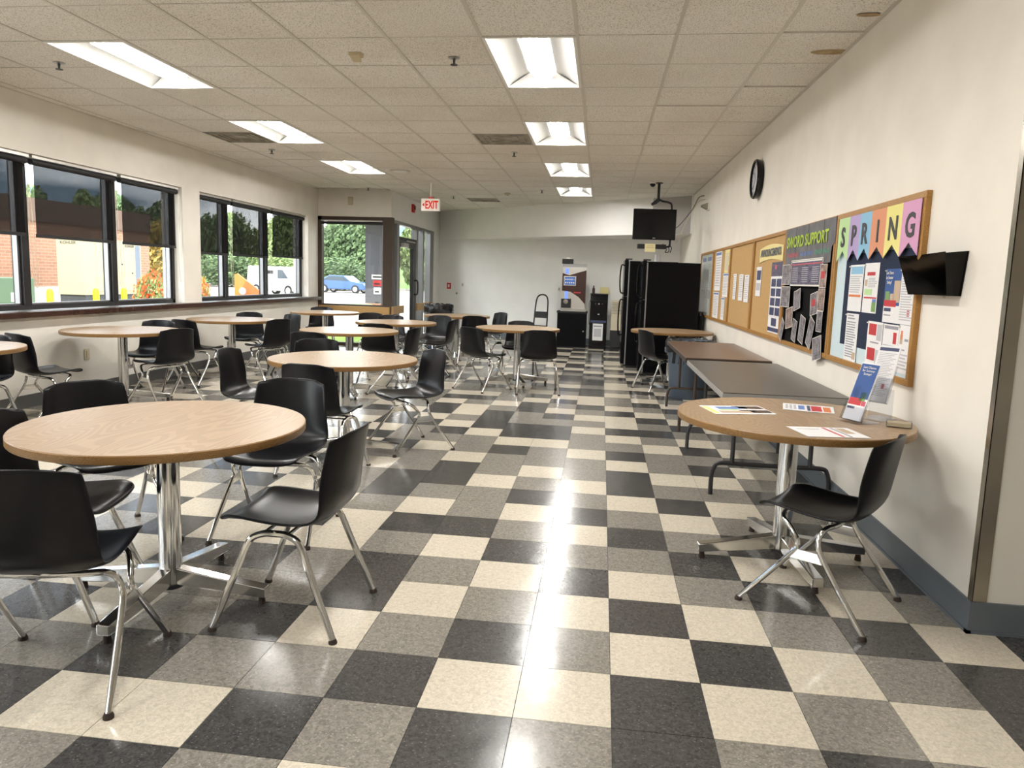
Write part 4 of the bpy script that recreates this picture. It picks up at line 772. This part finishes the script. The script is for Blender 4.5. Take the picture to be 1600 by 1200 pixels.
s_ = MB().box(-w+.03, -w+.29, -.192, -.181, .54, .74).build('screen_frame', 'silver', t); MB().box(-w+.05, -w+.27, -.195, -.192, .56, .72).build('screen', 'screen_blue', s_)
f = MB()
for i in range(5):
    for j in range(2): f.obox((-w+.075+.042*i, -.196, .60+.07*j), (.014, 0, 0), (0, .0008, 0), (0, 0, .012))
f.build('screen_icons', 'sign_white', s_)
for z0, z1 in ((.79, .90), (.26, .42)): MB().box(-w+.06, -w+.13, -.19, -.184, z0, z1).build('light_strip', 'led_blue', t)
MB().box(-w-.01, -w+.20, -.21, -.184, .07, .26).build('cup_bay', 'black_matte', t); MB().cyl((-w+.09, -.22, .20), (-w+.09, -.21, .20), .05, seg=20).build('dispenser', 'chrome', t, True)
MB().box(-w-.02, w+.02, -.23, .22, 0, .06).build('drip_base', 'brushed', t); MB().box(-w, w, -.16, .2, .93, 1.0).build('bean_hopper', 'acrylic', t); MB().box(-w-.02, -w+.21, -.14, .1, 1.0, 1.10).build('top_box', 'black_matte', t); MB().prism([(-w+.0, -.05, 1.10), (-w+.2, -.05, 1.10), (-w+.1, -.05, 1.14)], (0, .1, 0)).build('lid', 'silver', t)
MB().box(.0, .15, -.183, -.18, .385, .41).build('red_print', 'print_red', t)
t = thing('water_cooler', 'slim black water cooler with notice on its front', 'water cooler', (-.04, 15.62, 0))
MB().prism([(-.185, -.16, 0), (-.185, -.16, 1.02), (-.185, -.10, 1.14), (-.185, .17, 1.14), (-.185, .17, 0)], (.37, 0, 0)).build('body', 'black_gloss', t, bevel=.008)
MB().box(-.19, .19, -.08, .18, 1.14, 1.165).build('lid', 'black_matte', t, bevel=.006)
for x in (-.07, 0, .07): MB().cyl((x, -.178, .95), (x, -.16, .95), .018, seg=12).build('tap_button', 'chrome' if x == 0 else 'leg_dark', t, True)
MB().box(-.02, .02, -.172, -.16, .72, .74).build('badge', 'silver', t); MB().box(-.165, .165, -.163, -.16, .55, .60).build('drip_slot', 'print_navy', t)
n_ = MB().box(-.11, .105, -.164, -.16, .17, .53).build('notice', 'paper', t); MB().box(-.09, .085, -.1655, -.164, .46, .49).build('print', 'ink_grey', n_); MB().box(-.08, .07, -.1655, -.164, .25, .42).build('print', 'print_grey', n_)
MB().tube([(-.19, .05, 1.02), (-.21, .0, .94), (-.205, -.1, .85), (-.2, -.12, .6), (-.19, -.1, .5)], .006, 6, 5).build('power_cord', 'black_matte', t, True)
t = thing('bottle', 'small dark bottle on the water cooler', 'bottle', (-.17, 15.66, 1.166)); MB().lathe([(.03, 0), (.03, .10), (.012, .13)], 14).build('body', 'maroon', t, True); MB().cyl((0, 0, .13), (0, 0, .165), .012, seg=10).build('cap', 'black_matte', t)
t = thing('wall_note', 'yellow-framed notice on the wall above the cooler', 'note', (.06, 16.14, 1.22)); MB().box(-.10, .10, -.004, 0, -.08, .08).build('sheet', 'note_yellow', t); MB().box(-.06, .08, -.006, -.004, -.05, .04).build('print', 'paper_yellow', t)
t = thing('heater_cabinet', 'low ivory cabinet with grille beside the refrigerators', 'cabinet', (.36, 15.62, 0)); MB().box(-.13, .2, -.14, .14, .05, 1.03).build('body', 'ivory', t)
for k in range(8): MB().box(-.12, .19, -.146, -.14, .75+.032*k, .765+.032*k).build('louver', 'vent_metal', t)
MB().box(-.14, .21, -.15, .14, .05, .4).build('base_panel', 'leg_dark', t); MB().box(-.12, -.06, -.1, .1, 0, .05).box(.1, .16, -.1, .1, 0, .05).build('foot', 'leg_dark', t)
t = thing('step_stool', 'folded black step stool leaning on the far wall', 'step stool', (-1.31, 15.75, 0), R(-20))
MB().tube([(-.17, -.02, 0), (-.15, .06, .75), (-.13, .09, 1.0), (-.06, .10, 1.09), (.06, .10, 1.09), (.13, .09, 1.0), (.15, .06, .75), (.17, -.02, 0)], .016, 9, 4).build('frame', 'black_matte', t, True)
for z, y in ((.66, .045), (.36, .015), (.12, -.01)): MB().obox((0, y-.01, z), (.145, 0, 0), (0, .012, .0), (0, 0, .07)).build('step', 'leg_dark', t)
# plates on far wall
fd = d
def farpt(px_t, z): p = a+fd*px_t; return (p.x-nn.x*.002, p.y-nn.y*.002, z)
def plate(tt, z, label, cat, mt, w=.045, h=.06, name='wall_plate', inner='ink_grey'):
    t = thing(name, label, cat, farpt(tt, z), math.atan2(fd.y, fd.x)); MB().box(-w, w, -.012, 0, -h, h).build('plate', mt, t, bevel=.002); MB().box(-w*.4, w*.4, -.018, -.012, -h*.5, h*.5).build('insert', inner, t)
plate(.36, 1.20, 'red fire alarm pull station left on the far wall', 'pull station', 'red', .06, .075, 'pull_station', 'sign_white')
plate(.78, 1.24, 'white double switch plate right of the pull station', 'switch', 'sign_white', .045, .06, 'switch_plate')
plate(.60, 1.02, 'small dark wall jack under the switch plate', 'wall jack', 'leg_dark', .02, .02, 'wall_jack')
plate(3.47, 1.22, 'white outlet plate left of the coffee machine', 'outlet', 'sign_white', .04, .06, 'outlet_plate')
t = thing('wall_outlet', 'ivory outlet low on the wall under the window table', 'outlet', (LW, 7.25, .45)); MB().box(0, .008, -.04, .04, -.06, .06).build('plate', 'ivory', t); MB().box(.008, .012, -.015, .015, -.04, .04).build('insert', 'beige_plastic', t)
for s, tt in ((0, 3.55), (1, 4.95)):
    p = Vector((-4.08, 18.05, 2.35))+bd*tt-bn*.18
    t = thing('downlight', ('left' if s == 0 else 'right')+' round downlight under the bulkhead', 'downlight', p); MB().lathe([(.10, 0), (.10, -.008), (.075, -.01)], 22).build('trim_ring', 'white_enamel', t, True); MB().lathe([(.07, -.0101), (.07, -.004)], 22).build('lens', 'tee_white', t)
# ------------------------------------------------------------------ television
t = thing('television', 'black television on a ceiling arm before the bulkhead', 'television', (.80, 12.1, 2.12), R(4))
MB().box(-.345, .345, -.03, .03, 0, .49).build('casing', 'black_gloss', t, bevel=.008); MB().box(-.315, .315, -.032, -.03, .055, .465).build('screen', 'black_gloss', t); MB().box(-.2, .2, .03, .09, .08, .4).build('rear_cover', 'black_matte', t); MB().box(-.02, .02, -.033, -.03, .02, .032).build('logo', 'brushed', t)
t = thing('ceiling_mount', 'black ceiling bracket with curved arm holding the television', 'bracket', (.85, 12.2, CH))
MB().lathe([(.06, 0), (.06, -.012)], 18).build('ceiling_plate', 'black_matte', t); MB().cyl((0, 0, -.01), (0, 0, -.26), .022, seg=14).build('pole', 'black_matte', t, True)
MB().tube([(0, 0, -.26), (.07, 0, -.29), (.18, .02, -.31), (.22, .02, -.36), (.225, .02, -.55), (.225, .02, -.95), (.2, .02, -1.02), (0, 0, -1.03)], .016, 9, 4).build('arm', 'black_matte', t, True)
MB().prism([(-.02, -.02, -.25), (-.12, -.06, -.34), (-.10, -.06, -.37), (-.03, -.06, -.34), (.03, -.02, -.29)], (0, .05, 0)).build('left_arm', 'leg_dark', t)
MB().box(-.3, .16, -.1, .06, -1.06, -.99).build('shelf', 'black_matte', t, bevel=.004)
t = thing('paper_note', 'yellow paper note hanging under the television', 'note', (.75, 12.08, 1.99)); MB().box(-.085, .085, -.001, .001, -.065, .065).build('sheet', 'note_yellow', t); MB().box(-.06, .06, -.002, -.001, -.005, .01).build('print', 'beige_plastic', t); MB().box(-.05, .05, -.002, -.001, .025, .035).build('print', 'beige_plastic', t)
tag(MB().tube([(1.09, 12.2, 2.3), (1.2, 12.2, 2.36), (1.4, 12.25, 2.62), (1.5, 12.3, 2.82), (1.59, 12.3, 2.86)], .006, 6, 5).build('television_cable', 'leg_dark', None, True), 'dark cable looping from the television up to the right wall', 'cable')
tag(MB().tube([(1.17, 12.14, 2.08), (1.22, 12.14, 2.2), (1.35, 12.14, 2.5), (1.48, 12.15, 2.74), (1.59, 12.15, 2.78)], .006, 6, 5).build('power_cable', 'ivory', None, True), 'pale cable hanging below the dark television cable', 'cable')
tag(MB().tube([(.95, 12.15, 2.06), (1.02, 12.15, 1.98), (1.0, 12.15, 1.93), (1.06, 12.14, 1.94), (1.05, 12.14, 2.04), (1.1, 12.15, 2.0), (1.08, 12.15, 1.92)], .007, 6, 5).build('cable_bundle', 'black_matte', None, True), 'tangled black cables under the television shelf', 'cable')

# ------------------------------------------------------------------ outdoors
GZ = -.12
struct(MB().box(-120, -5.9, -40, 200, GZ-.1, GZ).box(-5.9, 60, 18.6, 200, GZ-.1, GZ).box(-5.9, VX-.16, VY+.16, 18.6, GZ-.1, GZ+.02).build('ground', 'ext_asphalt'))
struct(MB().box(-7.4, -4.6, 14.7, 17.0, GZ+.02, GZ+.04).build('lawn', 'ext_grass'))
struct(MB().box(-11, -5.92, -6, 13.7, GZ, GZ+.02).build('walkway', 'ext_concrete'))
struct(MB().prism([(-80, 84, GZ), (30, 84, GZ), (30, 120, 5), (-80, 120, 5)], (0, 0, -.5)).build('grass_bank', 'bank_grass'))
# brick building
bb = thing('brick_building', 'brick building with flat roof across the yard', 'building', (-23.0, 14, GZ))
MB().box(-6, 3, -20, 16.1, 0, 3.05).build('wall', 'brick', bb); MB().box(-6.05, 3.06, -20, 16.16, 3.05, 3.85).build('parapet', 'brick_cap', bb); MB().box(-6, 3.05, -20, 16.13, 0, .75).build('plinth', 'ext_concrete', bb)
wn = MB().box(3.0, 3.06, 1.0, 3.95, 1.2, 2.35).build('window', 'frame_alu', bb); MB().box(3.06, 3.07, 1.15, 3.8, 1.3, 2.25).build('pane', 'car_glass', wn); MB().box(3.07, 3.09, 1.0, 3.9, 1.95, 2.0).build('glazing_bar', 'frame_alu', wn)
# generator
g = thing('generator', 'large cream generator cabinet outside by the brick building', 'generator', (-16.95, 22.85, GZ))
MB().box(-.48, .48, -1.45, 1.45, .6, 2.42).build('enclosure', 'generator', g, bevel=.01); MB().box(-.45, .45, -1.4, 1.45, .05, .6).build('fuel_base', 'gen_dark', g); MB().box(-.6, .6, -1.6, 1.6, 0, .06).build('pad', 'ext_concrete', g)
MB().box(.48, .49, 1.06, 1.38, .75, 2.3).build('louver', 'louver', g)
for y in (-.9, -.2, .5): MB().box(.48, .492, y, y+.6, .72, 2.35).build('service_door', 'generator', g)
for y, z in ((-.34, 1.6), (-.34, .85), (.36, 1.6), (.9, 1.3)): MB().box(.492, .51, y, y+.05, z, z+.05).build('latch', 'gen_dark', g)
place(obj('lettering', text_mesh('lettering', 'KOHLER', .13, 'ink', .002, .55), g), (-.05, -1.462, 2.27), (1, 0, 0), (0, 0, 1)); place(obj('lettering', text_mesh('lettering', 'KOHLER', .13, 'ink', .002, .5), g), (.50, .80, 2.26), (0, 1, 0), (0, 0, 1))
for i, (y, lb) in enumerate(((17.25, 'yellow bollard nearest the green transformer box'), (18.35, 'yellow bollard before the bare brick wall'), (20.2, 'yellow bollard at the near corner of the generator'), (21.5, 'yellow bollard before the middle of the generator'), (23.3, 'yellow bollard at the far end of the generator'))):
    t = thing('bollard', lb, 'bollard', (-15.2, y, GZ), 0, 'yellow bollards'); MB().lathe([(.09, 0), (.09, .78), (.06, .86), (.01, .88)], 16).build('post', 'yellow', t, True); MB().lathe([(.15, 0), (.15, .04)], 16).build('base_plate', 'yellow', t)
t = thing('transformer_box', 'green transformer box at the left edge outside', 'utility box', (-16.6, 18.0, GZ)); MB().box(-.6, .6, -1.1, .75, .05, 1.15).build('body', 'transformer', t, bevel=.02); MB().box(.6, .61, -.1, .3, .5, .75).build('label_plate', 'sign_white', t); MB().box(.6, .63, .1, .16, .3, .4).build('latch', 'brushed', t); MB().box(-.7, .7, -1.2, .85, 0, .05).build('pad', 'ext_concrete', t)
# foliage
def leaf_cloud(n, rx, ry, rz, size, seed, shell=.55):
    rr = random.Random(seed); b = MB()
    for _ in range(n):
        while 1:
            p = Vector((rr.uniform(-1, 1), rr.uniform(-1, 1), rr.uniform(-1, 1)))
            if shell < p.length < 1: break
        p = Vector((p.x*rx, p.y*ry, p.z*rz))+Vector((math.sin(p.x*5+seed)*rx*.08, math.cos(p.z*6)*ry*.08, math.sin(p.y*7)*rz*.1))
        q = Vector((rr.gauss(0, 1), rr.gauss(0, 1), rr.gauss(0, 1))).normalized(); u = q.orthogonal().normalized()*size*rr.uniform(.6, 1.3); v = q.cross(u)*.6
        b.add([p-u, p-v, p+u, p+v], [(0, 1, 2, 3)])
    return b
crown = [leaf_cloud(7000, 1, 1, 1, .07, s, .35).mesh('crown', m_) for s, m_ in ((1, 'leaf'), (2, 'leaf_dark'), (3, 'leaf_light'))]
trunk = MB().tube([(0, 0, 0), (.02, .01, .5), (0, 0, 1)], .03, 8, 2).mesh('trunk', 'bark')
TL = ['tree at the left end of the tree line, behind the brick building', 'tall tree showing through the third shade', 'tree beyond the flower bed', 'tree seen above the van lot, left', 'tree seen above the van lot, middle', 'dense tree above the white van', 'tree behind the van roof', 'large tree filling the entrance window, left', 'large tree filling the entrance window, right', 'tree seen through the entrance sidelight', 'tree seen through the entrance door', 'tree at the right end of the tree line']
for i, (x, y, rr_, hz) in enumerate(((-61, 71, 3.15, 9.5), (-57.4, 80, 3.15, 10), (-53.8, 71, 3.15, 9), (-50.2, 80, 3.15, 8.5), (-46.6, 71, 3.15, 8), (-43, 80, 3.15, 8), (-39.4, 71, 3.15, 7), (-35.8, 80, 3.15, 8), (-32.2, 71, 3.15, 7.2), (-28.6, 80, 3.15, 9), (-25, 71, 3.15, 7.6), (-19, 76, 3.6, 8))):
    t = thing('tree', 'green '+TL[i], 'tree', (x, y, GZ), i*1.3, 'trees beyond the car park'); c_ = obj('crown', crown[i % 3], t); c_.location = (0, 0, hz*.52); c_.scale = (rr_, rr_*.8, hz*.5); k_ = obj('trunk', trunk, t); k_.scale = (8, 8, hz*.5)
shr = [leaf_cloud(3500, 1, 1, 1, .065, s, .2).mesh('foliage', m_) for s, m_ in ((5, 'leaf_light'), (6, 'autumn'), (7, 'leaf_dark'))]
flw = leaf_cloud(900, 1, 1, .9, .075, 9, .45).mesh('blossoms', 'flower_orange'); stem = MB().tube([(0, 0, 0), (.03, 0, .5), (0, .02, 1)], .02, 6, 2).mesh('stem', 'bark')
def shrub(x, y, r, h, k, fl_, label):
    t = thing('shrub', label, 'shrub', (x, y, GZ), 0, 'shrubs outside the windows'); f = obj('foliage', shr[k], t); f.location = (0, 0, h*.55); f.scale = (r, r, h*.5); s = obj('stem', stem, t); s.scale = (r, r, h*.5)
    if fl_: b = obj('blossoms', flw, t); b.location = (0, 0, h*.62); b.scale = (r*1.02, r*1.02, h*.5)
shrub(-8.1, 12.25, .33, 1.4, 0, 1, 'orange flowering bush just outside the third shade, left'); shrub(-8.02, 13.0, .34, 1.42, 1, 1, 'orange flowering bush just outside the third shade, right'); shrub(-7.25, 11.95, .3, 1.25, 0, 1, 'orange flowering bush right of the white pier'); shrub(-7.42, 12.6, .26, 1.32, 1, 1, 'second orange bush right of the white pier')
shrub(-23.2, 36.2, 1.7, 3.9, 1, 0, 'autumn-coloured small tree at the building corner'); shrub(-25.4, 41, 1.8, 5.0, 2, 0, 'dark shrub behind the autumn-coloured tree')
for i, x in enumerate((-57, -51.5, -46, -40.5, -35, -29.5, -24)): shrub(x, 64.5, 2.7, 3.0, 0 if i % 2 else 2, 0, ['hedge bush behind the lot, far left', 'hedge bush left of the lot centre', 'hedge bush above the orange panel', 'hedge bush left of the van', 'hedge bush above the van', 'hedge bush left in the entrance window', 'hedge bush behind the blue car'][i])
t = thing('plow_blade', 'orange slanted metal panel with pale emblem outside the window', 'panel', (-6.8, 13.42, GZ)); MB().prism([(-.34, 0, .5), (.36, 0, .5), (.36, 0, 1.02), (-.28, 0, 1.48), (-.34, 0, 1.46)], (0, .04, 0)).build('panel', 'plow_orange', t); MB().box(-.3, -.26, .04, .08, 0, 1.2).build('leg', 'leg_dark', t); MB().box(.3, .34, .04, .08, 0, .9).build('leg', 'leg_dark', t); e_ = MB().lathe([(.07, 0), (.07, .01)], 16).build('emblem', 'sign_white', t)
e_.rotation_euler = (R(90), 0, 0); e_.location = (-.17, -.001, 1.14)
# vehicles
def wheel(parent, x, y, r=.33):
    w_ = MB().cyl((x, y-.11, r), (x, y+.11, r), r, seg=22).build('wheel', 'tyre', parent, True); MB().cyl((x, y-.12, r), (x, y+.12, r), r*.6, seg=16).build('hub', 'silver', w_, True)
def car(x, y, rz, mt, label):
    t = thing('car', label, 'car', (x, y, GZ), rz)
    MB().prism([(-2.2, -.85, .3), (2.2, -.85, .3), (2.25, -.85, .62), (2.05, -.85, .82), (1.0, -.85, .95), (.35, -.85, 1.40), (-.95, -.85, 1.42), (-1.7, -.85, 1.02), (-2.2, -.85, .95), (-2.28, -.85, .6)], (0, 1.7, 0)).build('body', mt, t, bevel=.05)
    MB().prism([(.85, -.862, .97), (.3, -.862, 1.33), (-.9, -.862, 1.35), (-1.5, -.862, 1.02)], (0, 1.724, 0)).build('side_window', 'car_glass', t)
    for sx in (-1.4, 1.4):
        for sy in (-.78, .78): wheel(t, sx, sy)
    MB().box(-2.3, -2.1, -.80, -.45, .72, .92).box(-2.3, -2.1, .45, .80, .72, .92).build('tail_light', 'tail_red', t)
car(-21.0, 57.5, R(-8), 'car_blue', 'blue sedan parked outside the entrance window'); car(-28.2, 60.5, R(-8), 'car_white', 'white car behind the blue sedan, at its left')
t = thing('van', 'white panel van with dark sign parked across the lot', 'van', (-21.2, 46.2, GZ), R(-22))
MB().prism([(-2.3, -.9, .3), (2.35, -.9, .3), (2.4, -.9, .85), (1.75, -.9, 1.05), (1.05, -.9, 1.75), (.8, -.9, 1.88), (-2.25, -.9, 1.9), (-2.35, -.9, 1.0)], (0, 1.8, 0)).build('body', 'van_white', t, bevel=.06)
MB().prism([(1.5, -.912, 1.12), (1.0, -.912, 1.66), (.55, -.912, 1.68), (.55, -.912, 1.12)], (0, 1.824, 0)).build('side_window', 'car_glass', t)
sg = MB().box(-1.2, .25, -.915, -.905, 1.28, 1.72).build('sign_panel', 'print_grey', t); MB().box(-1.1, .15, -.92, -.915, 1.4, 1.62).build('print', 'ink', sg)
MB().box(-1.3, 1.4, -.91, -.9, .55, .62).build('side_stripe', 'print_grey', t)
for sx in (-1.45, 1.5):
    for sy in (-.82, .82): wheel(t, sx, sy, .34)
# entrance canopy outside
struct(MB().box(-7.6, VX-.16, 17.2, 19.6, 2.85, 3.3).build('canopy', 'soffit'))
p_ = thing('canopy_pillar', 'dark grey pillar with stickers outside the entrance window', 'pillar', (-5.92, 19.0, GZ)); MB().box(-.34, .36, -.3, .3, 0, 2.92).build('shaft', 'pillar', p_); MB().box(-.36, .1, -.34, -.3, 0, .78).build('brick_base', 'brick', p_)
for z0, z1, x0, x1, m_ in ((1.42, 1.54, -.16, .18, 'sign_white'), (1.24, 1.39, -.12, .12, 'red'), (1.03, 1.2, -.1, .1, 'sign_white')): s_ = MB().box(x0, x1, -.306, -.3, z0, z1).build('sticker', m_, p_); MB().box(x0+.03, x1-.05, -.308, -.306, z0+.04, z0+.08).build('print', 'ink', s_)
MB().box(-.05, .05, -.33, -.3, .62, .82).build('ash_receptacle', 'leg_dark', p_)
tag(MB().tube([(-7.2, 17.8, GZ), (-7.1, 17.8, .5), (-6.6, 17.8, .62), (-6.0, 17.8, .66), (-5.5, 17.8, .5), (-5.4, 17.8, GZ)], .03, 8, 5).build('curved_rail', 'rail_green', None, True), 'pale green curved rail outside the entrance window', 'rail')
